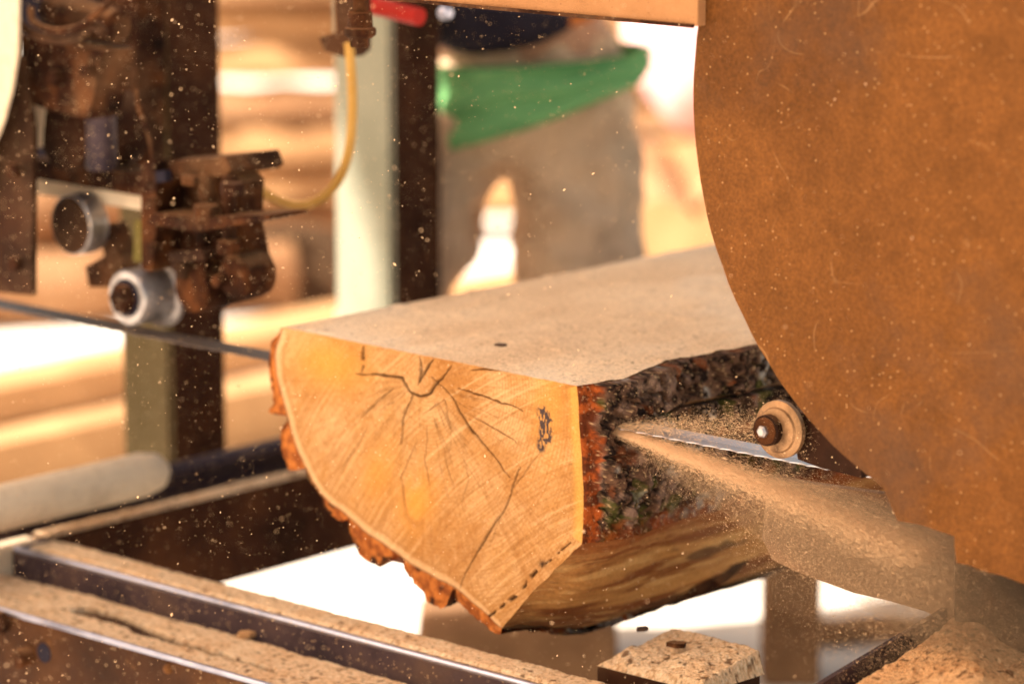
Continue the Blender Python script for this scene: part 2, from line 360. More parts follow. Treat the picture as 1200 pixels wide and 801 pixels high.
# dark knot spot with charred flecks
kb = np.exp(-(((U-631-9*np.sin(np.clip((W_-468)/68, 0, 1)*PI))/7.5)**2+((W_-502)/26)**4))*1.0; kn = fbm(S3, (420, 230, 1), 4, 22, .65)
c = mixc(c, A3((.045, .035, .040)), sst(.12, .45, kb)*sst(.48, .55, kn+.10*(kb-.5))*.95)
# sapwood near the edge: darker line under the bark and pale band
edist = (1-np.concatenate([[0], np.repeat(tt, n)]))*np.linalg.norm(np.concatenate([[ctr], np.tile(loop, (NR, 1))])-ctr, axis=1)
side = np.concatenate([[0], np.tile(np.concatenate([np.zeros(len(T_)-1), np.ones(len(R_)-1), np.zeros(len(D_)-1), np.full(len(A_)-1, 2.)]), NR)])
en = .003*(fbm(S3, 40, 3, 23)-.5)
m2 = (side == 2)
c = mixc(c, A3((.36, .17, .06)), m2*np.exp(-((edist-.013+en)/.0022)**2)*.55); c = mixc(c, A3((.66, .42, .22)), m2*sst(.012, .006, edist)*.6)
c = mixc(c, A3((.22, .10, .045)), m2*sst(.0030, .0008, edist)*.9)
m1 = (side == 1)
c = mixc(c, A3((.66, .36, .08)), m1*sst(.018, .006, edist)*.55); c = mixc(c, A3((.42, .20, .05)), m1*sst(.0022, .0006, edist)*.7)
# cracks (photographed courses), jittered
depth = np.zeros(len(U))
jx = (fbm(S3, 40, 5, 31, .6)-.5)*7; jy = (fbm(S3, 40, 5, 32, .6)-.5)*7
def crack(pl, wd, dark=.9, dash=0):
    global c, depth
    best = np.full(len(U), 1e9); L = sum(math.dist(a, b) for a, b in zip(pl, pl[1:])); acc = 0; tp = np.zeros(len(U))
    for a, b_ in zip(pl, pl[1:]):
        ab = np.array(b_)-np.array(a); l = np.hypot(*ab); t = np.clip(((U+jx-a[0])*ab[0]+(W_+jy-a[1])*ab[1])/l**2, 0, 1)
        d = np.hypot(U+jx-a[0]-t*ab[0], W_+jy-a[1]-t*ab[1]); k = d < best; best = np.where(k, d, best); tp = np.where(k, (acc+t*l)/L, tp); acc += l
    ww = .70*wd*(1-.7*np.abs(tp*2-1)**1.5)*(.25+1.5*fbm(S3, 120, 3, 33))
    f = np.exp(-(best/ww)**2)
    if dash: f = f*sst(.36, .5, fbm(S3, 160, 2, 34))
    c = mixc(c, A3((.045, .018, .008)), f*dark); depth = np.maximum(depth, f*dark)
crack([(416, 438), (440, 439), (471, 443), (478, 456), (483, 462)], 1.7); crack([(471, 443), (480, 458), (492, 464), (503, 462), (512, 450), (528, 428), (531, 422)], 1.8)
crack([(425, 405), (424, 418), (426, 425), (424, 436)], 2.1, .95, 1); crack([(492, 418), (494, 430), (491, 448)], 2.0, .9); crack([(510, 420), (500, 433), (490, 450)], 1.7)
crack([(485, 458), (478, 478), (472, 492), (468, 520)], 1.5, .8); crack([(507, 443), (520, 455), (535, 475), (553, 507), (580, 535), (598, 560)], 1.4, .85)
crack([(536, 454), (560, 462), (590, 472), (612, 482)], 1.4, .8); crack([(556, 490), (585, 506), (605, 520)], 1.0, .6); crack([(460, 456), (440, 474), (422, 490)], 1.0, .6)
crack([(495, 485), (520, 470), (530, 505), (524, 530)], .9, .35); crack([(552, 433), (575, 433), (596, 435)], 1.2, .7); crack([(610, 548), (590, 600), (560, 645), (545, 670), (540, 690)], 1.6, .6)
crack([(380, 590), (440, 645), (500, 672)], 1.2, .3); crack([(478, 600), (470, 560), (486, 520)], .9, .3); crack([(640, 520), (600, 575), (575, 640)], .9, .3)
crack([(500, 500), (498, 540), (505, 575)], .8, .3); crack([(540, 520), (548, 560), (540, 600)], .8, .25); crack([(430, 500), (405, 545), (398, 560)], .8, .3)
crack([(668, 636), (650, 652), (632, 665), (612, 690), (590, 707), (570, 724), (562, 732)], 2.6, .97, 1); c = mixc(c, A3((.03, .015, .01)), .9*blob(636, 660, 5, 4))
for i in range(46):      # hair checks
    a = random.uniform(-PI, 0.15)-.05; r0 = random.uniform(25, 70); r1 = r0+random.uniform(25, 90)
    p0 = (498+r0*math.cos(a)*.8, 446-r0*math.sin(a)); p1 = (498+r1*math.cos(a+.06)*.8, 446-r1*math.sin(a+.06))
    crack([p0, p1], .65, .17)
depthY = depth*.0045 + (sawm-.5)*.0005
P3[:, 1] += depthY
F1 = gridf(NR, n, 1); wrap = np.arange(NR-1)*n+1
Fw = np.stack([wrap+n-1, wrap+2*n-1, wrap+n, wrap], 1); fan = np.stack([np.zeros(n, int), 1+np.arange(n), 1+(np.arange(n)+1) % n, 1+(np.arange(n)+1) % n], 1)
wood_faces_end = np.concatenate([F1, Fw]); VE = P3; CE = c
# sides of the sawn wood
VS = []; FS = []; MI = []; CS = []; off = len(VE)
vg = np.concatenate([np.linspace(0, .9, 560), np.linspace(.92, 2.3, 60)])
def sweep(a, step, mi, colf, disp=None, vg=vg):
    global off
    a = a[::step] if (len(a)-1) % step == 0 else np.concatenate([a[::step], a[-1:]])
    pts = place(a[None].repeat(len(vg), 0), vg[:, None].repeat(len(a), 1)); shp = pts.shape[:2]; p = pts.reshape(-1, 3)
    if disp is not None: p = disp(p, np.repeat(vg, len(a)), np.tile(np.arange(len(a))/(len(a)-1), len(vg)))
    VS.append(p); FS.append(gridf(*shp, off)); MI.append(np.full(len(FS[-1]), mi)); CS.append(colf(p, np.repeat(vg, len(a)), np.tile(np.arange(len(a))/(len(a)-1), len(vg)))); off += len(p)
def ctop(p, v, s):
    q = p*np.array((1, 1, 1)); gr = fbm(np.stack([p[:, 0]+.02*np.sin(p[:, 1]*9), p[:, 1], p[:, 0]*0], 1), (40, 6, 1), 4, 41); bg_ = fbm(p, (10, 7, 1), 4, 42)
    sp = fbm(p, 700, 2, 43); c = mixc(A3((.92, .66, .43)), A3((.76, .49, .29)), sst(.38, .75, gr)*.30+sst(.4, .75, bg_)*.35); c = mixc(c, A3((.93, .74, .55)), sst(.5, .75, 1-bg_)*.5)
    c *= (.82+.36*sp)[:, None]; fl = fbm(p, 230, 2, 44); c = mixc(c, A3((.26, .13, .06)), sst(.76, .82, fl)*.75); fl = fbm(p, 90, 2, 47); c = mixc(c, A3((.20, .10, .05)), sst(.86, .89, fl)*.8)
    return c
def dtop(p, v, s):
    p = p.copy(); lump = fbm(p, 35, 3, 46); g = fbm(p, 600, 2, 45)
    p[:, 2] += ((g-.5)*.0012+sst(.5, .8, lump)*.0018)*sst(0, .01, v); return p
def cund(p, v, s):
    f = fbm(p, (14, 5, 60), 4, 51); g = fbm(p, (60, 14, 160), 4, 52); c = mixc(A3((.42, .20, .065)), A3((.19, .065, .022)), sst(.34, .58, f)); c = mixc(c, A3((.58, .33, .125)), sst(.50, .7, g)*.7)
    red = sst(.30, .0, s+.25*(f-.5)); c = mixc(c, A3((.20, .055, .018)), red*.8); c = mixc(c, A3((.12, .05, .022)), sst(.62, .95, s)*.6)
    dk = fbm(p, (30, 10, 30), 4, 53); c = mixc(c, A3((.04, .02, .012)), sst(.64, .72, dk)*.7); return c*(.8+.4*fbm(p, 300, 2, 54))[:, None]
def dund(p, v, s):
    p = p.copy(); b_ = (fbm(p, (12, 6, 30), 4, 55)-.42)*.020*sst(0, .06, v)*np.sin(s*PI)**.5 + .012*np.sin(s*PI)*sst(0, .05, v)+(fbm(p, (80, 34, 120), 4, 56)-.5)*.007*sst(0, .02, v)
    p[:, 0] += b_*.6; p[:, 2] -= b_*.8; return p
hid = lambda p, v, s: np.tile(A3((.30, .14, .06)), (len(p), 1))
sweep(T_, 2, 1, ctop, dtop); sweep(D_, 1, 0, cund, dund); sweep(R_, 12, 0, hid, None, np.linspace(0, 2.3, 30)); sweep(A_, 12, 0, hid, None, np.linspace(0, 2.3, 30))
allV = np.concatenate([VE]+VS); allC = np.concatenate([CE]+CS)
Fq = np.concatenate([wood_faces_end]+FS); mi = np.concatenate([np.zeros(len(wood_faces_end))]+MI)
wood = npmesh('sawn_wood', allV, Fq, [M['endgrain'], M['topsaw']], log, allC, mi)
# far end cap
bm = bmesh.new(); bm.faces.new([bm.verts.new(p) for p in place(loop[::10], np.full(len(loop[::10]), 2.3))]); obj('far_end', bm, M['board'], log)

# bark ------------------------------------------------------------------
def barkcol(p, v, s, red):
    f = fbm(p, 45, 5, 61, .6); g = fbm(p, 110, 4, 62, .6); hh = fbm(p, 28, 4, 63)
    c = mixc(A3((.018, .011, .009)), A3((.13, .068, .042)), sst(.38, .60, g)); c = mixc(c, A3((.27, .165, .12)), sst(.52, .68, f)*.8)
    c = mixc(c, A3((.42, .40, .36)), sst(.58, .70, hh)*sst(.42, .60, g)*.85)        # grey lichen
    c = mixc(c, A3((.085, .085, .018)), sst(.60, .70, fbm(p, 32, 4, 64))*.65)      # moss
    c = mixc(c, A3((.24, .065, .020)), sst(.60, .70, fbm(p, 38, 4, 65))*.6)
    c = mixc(c, mixc(A3((.40, .085, .018)), A3((.12, .028, .010)), sst(.38, .60, g)), red); c = mixc(c, A3((.55, .36, .19)), sst(.70, .78, fbm(p, 420, 2, 60))*.75)
    return c*(.75+.5*fbm(p, 500, 2, 66))[:, None]
def bark_sheet(line, vg, thick, name, redf, nrmsgn=1):
    m_ = len(line); d = np.gradient(line, axis=0); nr = np.stack([d[:, 1], -d[:, 0]], 1)*nrmsgn; nr /= np.linalg.norm(nr, axis=1)[:, None]+1e-9
    k = 31; pad = np.pad(nr, ((k//2, k//2), (0, 0)), 'edge'); nr = np.stack([np.convolve(pad[:, i], np.ones(k)/k, 'valid') for i in (0, 1)], 1)
    base = place(line[None].repeat(len(vg), 0), vg[:, None].repeat(m_, 1)).reshape(-1, 3); v = np.repeat(vg, m_); s = np.tile(np.arange(m_)/(m_-1), len(vg))
    N3 = np.tile(np.stack([nr[:, 0], nr[:, 0]*0, nr[:, 1]], 1), (len(vg), 1)); t = thick(base, v, s); P = base+N3*t[:, None]
    col = barkcol(P, v, s, redf(base, v, s, t)); Fo = gridf(len(vg), m_)
    # front lip: joins the wood outline to the bark's outer skin at the sawn end
    K = 12; lip = []; lc = []
    b0 = base[:m_]; 
    for i in range(K):
        q = b0+N3[:m_]*(t[:m_]*i/(K-1))[:, None]; q[:, 1] += (.0015+.004*(fbm(q, 160, 3, 67)-.3))*(i/(K-1))
        if i == K-1: q = P[:m_].copy()
        q[:, 1] -= 0; lip.append(q); f = fbm(q, (160, 160, 160), 4, 68)
        lc.append(mixc(mixc(A3((.52, .17, .04)), A3((.26, .075, .022)), sst(.35, .65, f)), A3((.05, .022, .014)), sst(.58, .68, fbm(q, 60, 3, 69)+.07*(i > K-4))))
    o2 = len(P); allp = np.concatenate([P]+lip); allc = np.concatenate([col]+lc)
    return npmesh(name, allp, np.concatenate([Fo, gridf(K, m_, o2, True)]), [M['barkv']], log, allc)
kz = ZB
def th_r(p, v, s):
    pl = fbm(p, (24, 24, 24), 4, 71, .55); rd = np.abs(fbm(p, (38, 34, 38), 4, 72)-.5)*2
    t = .009+.013*sst(.35, .65, pl)-.011*sst(.16, .0, rd)+.004*(fbm(p, 260, 3, 73)-.5)
    e = .0115+.020*(fbm(np.stack([v*0, s*6, s*0], 1), 1.3, 2, 74)-.35)+.014*(fbm(p, 38, 4, 77, .6)-.5)
    t = t*sst(e*.75, e*1.15, v)+.0018*sst(0, .003, v)+.002*(fbm(p, 120, 3, 76)-.3)*sst(0, .01, v)
    t *= sst(0, .015, s)*.8+.2; t = t*(1-.55*sst(.80, 1, s))
    kerf = np.exp(-((p[:, 2]-kz)/.0016)**2)*sst(YB-YF+.012, YB-YF+.016, v); return t*(1-kerf)-.006*kerf
def rd_r(p, v, s, t):
    e = .0115+.020*(fbm(np.stack([v*0, s*6, s*0], 1), 1.3, 2, 74)-.35)+.014*(fbm(p, 38, 4, 77, .6)-.5); return np.maximum(sst(e*1.1, e*.9, v), .55*sst(.86, 1, s))*.97
vr = np.concatenate([np.linspace(0, .46, 560), np.linspace(.47, 2.3, 120)])
bark_sheet(R_, vr, th_r, 'bark', rd_r, -1)
def th_a(p, v, s):
    pl = fbm(p, (30, 14, 30), 4, 81, .5); nt_ = np.abs(fbm(p, (20, 12, 20), 2, 82)-.5)*2
    t = .011+.019*sst(.34, .64, pl)-.021*sst(.13, .0, nt_)+.004*(fbm(p, 180, 3, 83)-.5); return np.maximum(t, .001)*sst(1.0, .90, s)*(.35+.65*sst(0, .06, s))+.0006
vl = np.concatenate([np.linspace(0, .25, 120), np.linspace(.26, 2.3, 120)])
bark_sheet(A_[::2], vl, th_a, 'bark', lambda p, v, s, t: sst(.012, .004, t)*.6+sst(.02, .0, v)*.4, -1)
# splinter of bark hanging under the trunk
q0 = hx(862, 662, FC.x-.03); bmq = bmesh.new()
def shard(pts, t, mt, name, parent): 
    return obj(name, prism([dep(*p) for p in pts], Vector((0, t, 0))), mt, parent, bev=.0008)
shard([(796, 706, 3.80), (812, 686, 3.80), (842, 668, 3.82), (872, 650, 3.84), (868, 662, 3.84), (846, 682, 3.82), (822, 698, 3.80)], .012, M['rust'], 'bark_splinter', log)

# ------------------------------------------------------------------ bandsaw mill: carriage with guards, band and guides
mill = empty('bandsaw_mill', (hy(620, 100, YB).x, YB+.3, .5), 'rusty brown bandsaw mill carriage with round wheel guard, posts and thin steel band', 'sawmill')
# wheel guard disc
cpt = hy(1209, 148, YG); ledge = hy(812, 148, YG); RG = cpt.x-ledge.x
print('guard radius', RG)
gp = []
for k in range(140):
    a = 2*PI*k/140; gp.append(Vector((cpt.x+RG*math.cos(a), YG, cpt.z+RG*math.sin(a))))
gp = [p+Vector((random.uniform(-.0006, .0006), 0, random.uniform(-.0006, .0006))) for p in gp]
gq = [(p, proj(p)) for p in gp]; ins = [hy(x, y, YG) for x, y in [(1052, 610), (1080, 615), (1100, 622), (1118, 628), (1119, 645), (1121, 659), (1136, 662), (1152, 669), (1175, 674), (1200, 684), (1240, 694), (1290, 700), (1350, 690)]]
drop = [k for k, (p, q_) in enumerate(gq) if q_[1] > 540 and 1040 < q_[0] < 1400]; print('guard drop', drop[0], drop[-1])
gp = gp[:drop[0]]+ins+gp[drop[-1]+1:]
guard = obj('wheel_guard', prism(gp, (0, .004, 0)), M['guard'], mill, bev=.001)
# rolled rim behind the plate
bm = bmesh.new(); ri = []
for k in range(120):
    a = 2*PI*k/120; o_ = Vector((math.cos(a), 0, math.sin(a))); c_ = Vector((cpt.x, YG+.0045, cpt.z))
    ri.append([bm.verts.new(c_+o_*(RG-.012)), bm.verts.new(c_+o_*(RG-.012)+Vector((0, .05, 0))), bm.verts.new(c_+o_*(RG-.016)+Vector((0, .05, 0))), bm.verts.new(c_+o_*(RG-.016))])
for k in range(120):
    a, b_ = ri[k], ri[(k+1) % 120]
    for i in range(4): bm.faces.new((a[i], a[(i+1) % 4], b_[(i+1) % 4], b_[i]))
obj('rim', bm, M['rust'], guard, smooth=True)
# lower chute plate
# left wheel guard, only its rim edge reaches in
obj('wheel_guard', pprism([(19, -60), (21, 0), (20, 62), (13, 105), (4, 140), (-12, 180), (-60, 260), (-300, 300), (-500, 100), (-400, -200), (-60, -200)], YG+.002, .005), M['dustcoat'], mill, bev=.001)
# cross beam at the top
x0 = hy(352, -14, YG-.01).x; zb = hy(650, 16, YG-.01).z; x1 = hy(819, 30, YG-.01).x
cbm = obj('crossbeam', bx(x0, x1, YG-.012, YG+.06, zb, zb+.12), M['beam'], mill, bev=.002)
obj('dark_edge_strip', bx(x0+.004, x1-.004, YG-.0145, YG-.012, zb-.0015, zb+.002), M['rust'], cbm)  # thin dark strip along the beam's lower front edge
# the band
def teeth():
    bm = bmesh.new(); xa = hy(-260, 290, YB).x; xb = hy(1209, 560, YB).x; n = int((xb-xa)/.022); w_ = .034; t = .0012
    up = []; 
    fr = []
    for i in range(n):
        a = xa+(xb-xa)*i/n; fr += [(a, -.004), (a+.006, -.0062), (a+.009, -.0042), (a+.016, -.003)]
    lo = [bm.verts.new((a, YB+y_, ZB)) for a, y_ in fr]; lb = [bm.verts.new((a, YB+w_, ZB)) for a, _ in fr]
    uo = [bm.verts.new((a, YB+y_, ZB+t)) for a, y_ in fr]; ub = [bm.verts.new((a, YB+w_, ZB+t)) for a, _ in fr]
    for i in range(len(fr)-1):
        bm.faces.new((lo[i], lo[i+1], lb[i+1], lb[i])); bm.faces.new((uo[i], ub[i], ub[i+1], uo[i+1])); bm.faces.new((lo[i], uo[i], uo[i+1], lo[i+1])); bm.faces.new((lb[i], lb[i+1], ub[i+1], ub[i]))
    return bm
sband = obj('saw_band', teeth(), [M['blade'], M['bladedark']], mill)
for p in sband.data.polygons: p.material_index = 1 if p.center.x < FL.x-.02 else 0
# posts
pc = dep(201, 520, 4.56)
P1X, P1Y = pc.x, pc.y; ZR = .46
q = hx(460, 300, P1X)
print('post2 depth', proj(q)[2])
def post(cx, cy, wx, wy, z0, mface, name='post'):
    bm = bx(cx-wx, cx, cy, cy+wy, z0, 2.05); 
    bmesh.ops.bevel(bm, geom=[e for e in bm.edges if abs(e.verts[0].co.z-e.verts[1].co.z) > .5], offset=.006, segments=3, affect='EDGES')
    bmesh.ops.recalc_face_normals(bm, faces=bm.faces)
    me = bpy.data.meshes.new(name); bm.to_mesh(me); bm.free(); o = link(name, me, mill, [M['post'], mface])
    for p in me.polygons:
        if p.normal.y < -.7: p.material_index = 1
    return o
post(P1X, P1Y, .100, .105, ZR-.03, M['green'])
post(P1X, q.y, .118, .106, ZR+.03, M['greenpale'])
# base tube on the left, dusted white
b0 = dep(-80, 580, 4.35); b1 = hy(150, 538, P1Y-.012)
tq = hx(165, 533, P1X-.05); td = Vector((0, 1, 0)); tz = .508
tq = hz(150, 535, tz+.03); obj('base_tube', cyl((tq.x-.01, tq.y-1.24, tz), td, [(0, .028), (1.27, .028), (1.295, .023), (1.308, .012)], 36), M['dustcoat'], mill, smooth=True)
# left guide assembly
Y0 = YB-.01
br = obj('guide_bracket', pprism([(196, 205), (272, 200), (284, 214), (282, 262), (290, 300), (298, 318), (296, 338), (282, 352), (236, 362), (206, 368), (178, 360), (170, 300), (176, 250), (170, 214)], Y0+.05, .035), M['rust'], mill, bev=.004)
obj('top_plate', pprism([(168, 192), (264, 184), (270, 200), (264, 206), (172, 212)], Y0+.02, .085), M['rust'], br, bev=.002)
obj('side_cheek', pprism([(165, 190), (182, 188), (184, 258), (178, 318), (166, 316)], Y0+.005, .04), M['rust'], br, bev=.002)
obj('guide_arm', pprism([(172, 262), (230, 272), (290, 262), (316, 257), (315, 252), (288, 252), (232, 256), (180, 250)], Y0-.01, .06), M['rust'], br, bev=.002)
obj('slot_shade', pprism([(182, 201), (193, 200), (194, 213), (183, 214)], Y0+.0035+.001, .01), M['navy'], br)  # near-black patch painting the shade inside the square hole
def vcyl(px, py0, py1, r, Y, mt, parent, name, n=6):
    a = hy(px, py1, Y); b_ = hy(px, py0, Y); return obj(name, cyl(a, b_-a, [(0, r), ((b_-a).length, r)], n), mt, parent, bev=.0008)
vcyl(242, 204, 262, .009, Y0+.02, M['rust'], br, 'adjusting_bolt', 16); vcyl(242, 240, 260, .0155, Y0+.0, M['rust'], br, 'nut'); vcyl(224, 206, 216, .012, Y0+.01, M['rust'], br, 'nut')
vcyl(238, 268, 318, .009, Y0+.02, M['rust'], br, 'adjusting_bolt', 16); vcyl(268, 206, 300, .008, Y0+.02, M['iron'], br, 'adjusting_bolt', 16)
vcyl(268, 282, 296, .014, Y0+.0, M['rust'], br, 'nut'); vcyl(272, 214, 228, .014, Y0+.0, M['iron'], br, 'nut')
obj('rounded_lug', cyl(hy(272, 325, Y0+.01), (0, 1, 0), [(0, .022), (.004, .026), (.045, .026)], 28), M['rust'], br, smooth=True)
obj('rounded_lug', cyl(hy(222, 338, Y0+.01), (0, 1, 0), [(0, .024), (.004, .029), (.045, .029)], 28), M['rust'], br, smooth=True)
obj('mounting_tab', pprism([(158, 258), (200, 262), (200, 312), (156, 306)], Y0+.075, .008), M['moss'], br, bev=.001)
# guide roller, left: axis along the trunk
rc = hy(148, 349, YB-.018); rl = obj('guide_roller', cyl(rc, (0, 1, 0), [(0, .021), (.0, .031), (.003, .0335), (.048, .0335), (.050, .042), (.058, .042), (.060, .030)], 48), M['steel'], mill, smooth=True)
obj('roller_bolt', cyl(rc-Vector((0, .014, 0)), (0, 1, 0), [(0, .012), (.003, .0185), (.015, .0185)], 6), M['rust'], rl, bev=.001)
obj('bearing_ring', cyl(rc-Vector((0, .0015, 0)), (0, 1, 0), [(0, .0225), (.0014, .0225)], 40), M['navy'], rl)
# second idler further back
rc2 = hy(82, 264, YB+.02); r2 = obj('idler_roller', cyl(rc2, (0, 1, 0), [(0, .034), (.002, .037), (.022, .0375), (.03, .037)], 44), M['steel'], mill, smooth=True)
obj('roller_cap', cyl(rc2-Vector((0, .003, 0)), (0, 1, 0), [(0, .030), (.0028, .035)], 40), M['iron'], r2)
# cross arm and clutter behind the guides
a0 = hy(34, 214, YB+.05)
obj('cross_arm', pprism([(32, 186), (178, 206), (178, 232), (32, 208)], YB+.045, .05), M['rust'], mill, bev=.002)
obj('cross_arm', pprism([(32, 208), (178, 232), (178, 248), (32, 226)], YB+.055, .04), M['dustcoat'], mill, bev=.002)
obj('side_plate', pprism([(-60, 60), (24, 66), (38, 150), (37, 346), (-20, 340), (-60, 330)], YB-.05, .008), M['iron'], mill, bev=.001)
obj('motor_bracket', pprism([(24, 42), (60, 48), (121, 60), (112, 100), (104, 140), (60, 130), (26, 118)], YB-.03, .05), M['rust'], mill, bev=.003)
obj('motor_housing', cyl(hy(72, 158, YB+.0), (0, 1, 0), [(0, .020), (.003, .044), (.10, .046)], 40), M['iron'], mill, smooth=True)
obj('bearing_housing', cyl(hy(118, 150, YB+.02), (0, 0, 1), [(-.05, .016), (-.046, .019), (.03, .019), (.034, .014)], 30), M['railsteel'], mill, smooth=True)
obj('mounting_tab', pprism([(26, 118), (52, 124), (48, 172), (30, 176)], YB+.0, .01), M['dustcoat'], mill)
obj('wire_loop', tube([hy(x, y, YB-.06) for x, y in [(36, 8), (40, 26), (62, 36), (92, 32), (118, 12), (138, -8)]], .0045), M['rust'], mill, smooth=True)
obj('wire_loop', tube([hy(x, y, YB-.05) for x, y in [(24, 30), (50, 44), (88, 46), (110, 30), (122, 40)]], .006), M['iron'], mill, smooth=True)
obj('spring_cover', cyl(hy(60, 12, YB+.0), (1, 0, -.1), [(0, .02), (.06, .024), (.12, .02)], 24), M['rust'], mill, smooth=True)
obj('mast_strip', pprism([(112, -30), (160, -30), (160, 196), (150, 210), (128, 206), (116, 130)], P1Y-.10, .05), M['rust'], mill, bev=.002)
obj('dark_backing_plate', pprism([(16, -60), (116, -60), (134, 120), (150, 214), (30, 186)], P1Y-.04, .01), M['navy'], mill)
obj('thin_cable', tube([hy(x, y, YB-.0) for x, y in [(160, 105), (164, 130), (172, 150), (178, 175), (179, 192)]], .0032), M['rust'], mill, smooth=True)
obj('chain_tensioner', pprism([(116, 268), (126, 262), (140, 300), (152, 322), (130, 336), (104, 336), (100, 312), (122, 300)], YB+.06, .03), M['rust'], mill, bev=.004)
for (x, y, r_, Y_, nm_) in ((60, 92, .010, YB-.045, 'bolt_head'), (98, 84, .008, YB-.045, 'bolt_head'), (176, 238, .007, YB-.02, 'bolt_head'), (176, 292, .007, YB-.02, 'bolt_head'), (252, 330, .008, YB-.015, 'bolt_head'), (136, 40, .008, P1Y-.11, 'bolt_head'), (140, 150, .008, P1Y-.11, 'bolt_head'), (12, 200, .009, YB-.07, 'bolt_head'), (14, 310, .009, YB-.07, 'bolt_head')):
    obj(nm_, cyl(hy(x, y, Y_), (0, 1, 0), [(0, r_), (.012, r_)], 6), M['rust'], mill, bev=.001)
obj('lock_bar', pprism([(196, 296), (236, 292), (240, 304), (200, 310)], YB-.012, .02), M['iron'], br, bev=.002)
obj('spacer_stack', cyl(hy(214, 296, YB+.0), (0, 0, -1), [(0, .012), (.006, .012), (.007, .009), (.012, .009), (.013, .013), (.02, .013), (.021, .009), (.03, .009)], 24), M['iron'], br, smooth=True)
# right guide roller, half behind the guard
rr = hy(909, 504, YB-.042); r3 = obj('guide_roller', cyl(rr, (0, 1, 0), [(0, .0195), (.0, .0215), (.002, .0230), (.0026, .0262), (.0045, .0290), (.010, .0290), (.012, .025)], 56), M['disc'], mill, smooth=True)
rh = hy(899, 504, YB-.047); 
obj('roller_hub', cyl(rh-Vector((0, .004, 0)), (0, 1, 0), [(0, .0125), (.0015, .0155), (.01, .0155)], 36), M['iron'], r3, smooth=True)
obj('hub_ring', cyl(rh-Vector((0, .0055, 0)), (0, 1, 0), [(0, .0115), (.001, .0135), (.0025, .0135)], 36), M['rust'], r3, smooth=True)
obj('roller_bolt', cyl(rh-Vector((0, .011, 0)), (0, 1, 0), [(0, .004), (.002, .0062), (.008, .0062)], 6), M['steel'], r3, bev=.0006)
obj('roller_arm', pprism([(925, 480), (1000, 500), (1010, 560), (962, 548), (935, 538)], YB-.025, .03), M['iron'], mill, bev=.002)
obj('deflector_board', pprism([(900, 560), (1118, 590), (1118, 732), (1085, 716), (1040, 703), (1000, 694), (962, 680), (930, 668), (905, 655), (893, 630)], YB+.10, .012), M['chutemud'], mill, bev=.002)
obj('dark_backing_plate', pprism([(1119, 560), (1119, 735), (1230, 775), (1420, 800), (1420, 560)], YB+.085, .01), M['rust'], mill, bev=.002)  # added dark sheet, darkens the area below the guard
# hanging bolt below the beam
Yh = YG+.02; ax = 422
def vl_(prof, name, mt, n, parent, bev=0):
    pts = []
    top_ = hy(ax, prof[0][0], Yh); bm = cyl(top_, (0, 0, -1), [((top_-hy(ax, y, Yh)).length, r) for y, r in prof], n); return obj(name, bm, mt, parent, smooth=(n > 8), bev=bev)
hb = vl_([(13, .011), (14.5, .0128), (30, .0135), (31.5, .0138), (33, .0165), (36, .0172), (41, .0168), (44.5, .0128)], 'hanging_bolt', M['rust'], 40, mill)
th = []
for i in range(18): th += [(-16+i*1.7, .0072), (-15.2+i*1.7, .0083)]
vl_(th, 'threaded_rod', M['rust'], 24, hb); vl_([(44, .0108), (45.5, .0112), (54, .0112), (55.5, .0096)], 'hex_nut', M['rust'], 6, hb, .0008)
# bracket and hose
obj('hose_bracket', pprism([(392, -30), (414, -30), (414, 60), (405, 68), (380, 60), (374, 44), (394, 38)], YB+.22, .03), M['iron'], mill, bev=.002)
obj('fuel_hose', tube([hy(x, y, YB+.20) for x, y in [(409, 50), (412, 90), (413, 130), (409, 175), (396, 212), (374, 234), (348, 241), (318, 231), (292, 214), (262, 202)]], .0058, 16), M['yellow'], mill, smooth=True)
obj('red_handle', tube([hy(x, y, YB+.30) for x, y in [(424, 4), (450, 10), (492, 20)]], .011, 18), M['red'], mill, smooth=True)
obj('handle_tip', cyl(hy(522, 15, YB+.34), (1, 0, 0), [(-.008, .006), (-.004, .009), (.004, .009), (.008, .006)], 20), M['edge'], mill, smooth=True)
obj('control_box', bx(hy(512, 0, YB+.45).x, hy(690, 0, YB+.45).x, YB+.45, YB+.55, hy(600, 14, YB+.45).z, hy(600, 14, YB+.45).z+.22), M['navy'], mill, bev=.006)
# head frame joining the posts to the beam, above the picture
zt = 1.98
obj('head_frame', bx(P1X-.12, P1X+.02, YG-.02, q.y+.12, zt, zt+.1), M['iron'], mill, bev=.004)
obj('head_frame', bx(P1X, cpt.x+.2, YB+.02, YB+.12, zt, zt+.09), M['iron'], mill, bev=.004)
obj('hanger', bx(x1-.06, x1-.01, YG+.062, YB+.11, zb+.03, zt-.002), M['iron'], mill, bev=.002)
obj('hanger', bx(x0+.01, x0+.06, YG+.062, YB+.11, zb+.03, zt-.002), M['iron'], mill, bev=.002)

# ------------------------------------------------------------------ mill bed
bed = empty('mill_bed', (hz(200, 640, ZR).x, hz(200, 640, ZR).y+.3, 0), 'low rusty steel track bed dusted with sawdust under the log', 'track bed')
e0 = hz(15, 640, ZR); e1 = hz(330, 725, ZR); YE = (e0.y+e1.y)/2      # front top edge of end member
e2 = hz(60, 632, ZR); wE = max(.03, e2.y-YE)
XE0 = e0.x
print('end member Y', e0.y, e1.y, 'w', wE)
xR = XE0+2.2
em = obj('end_member', bx(XE0, xR, YE, YE+wE, ZR-.11, ZR), M['railsteel'], bed, bev=.004)
obj('worn_edge_sheen', cyl((XE0+.004, YE+.0035, ZR-.0025), (1, 0, 0), [(0, .0042), (2.19, .0042)], 12), M['edge'], em, smooth=True)
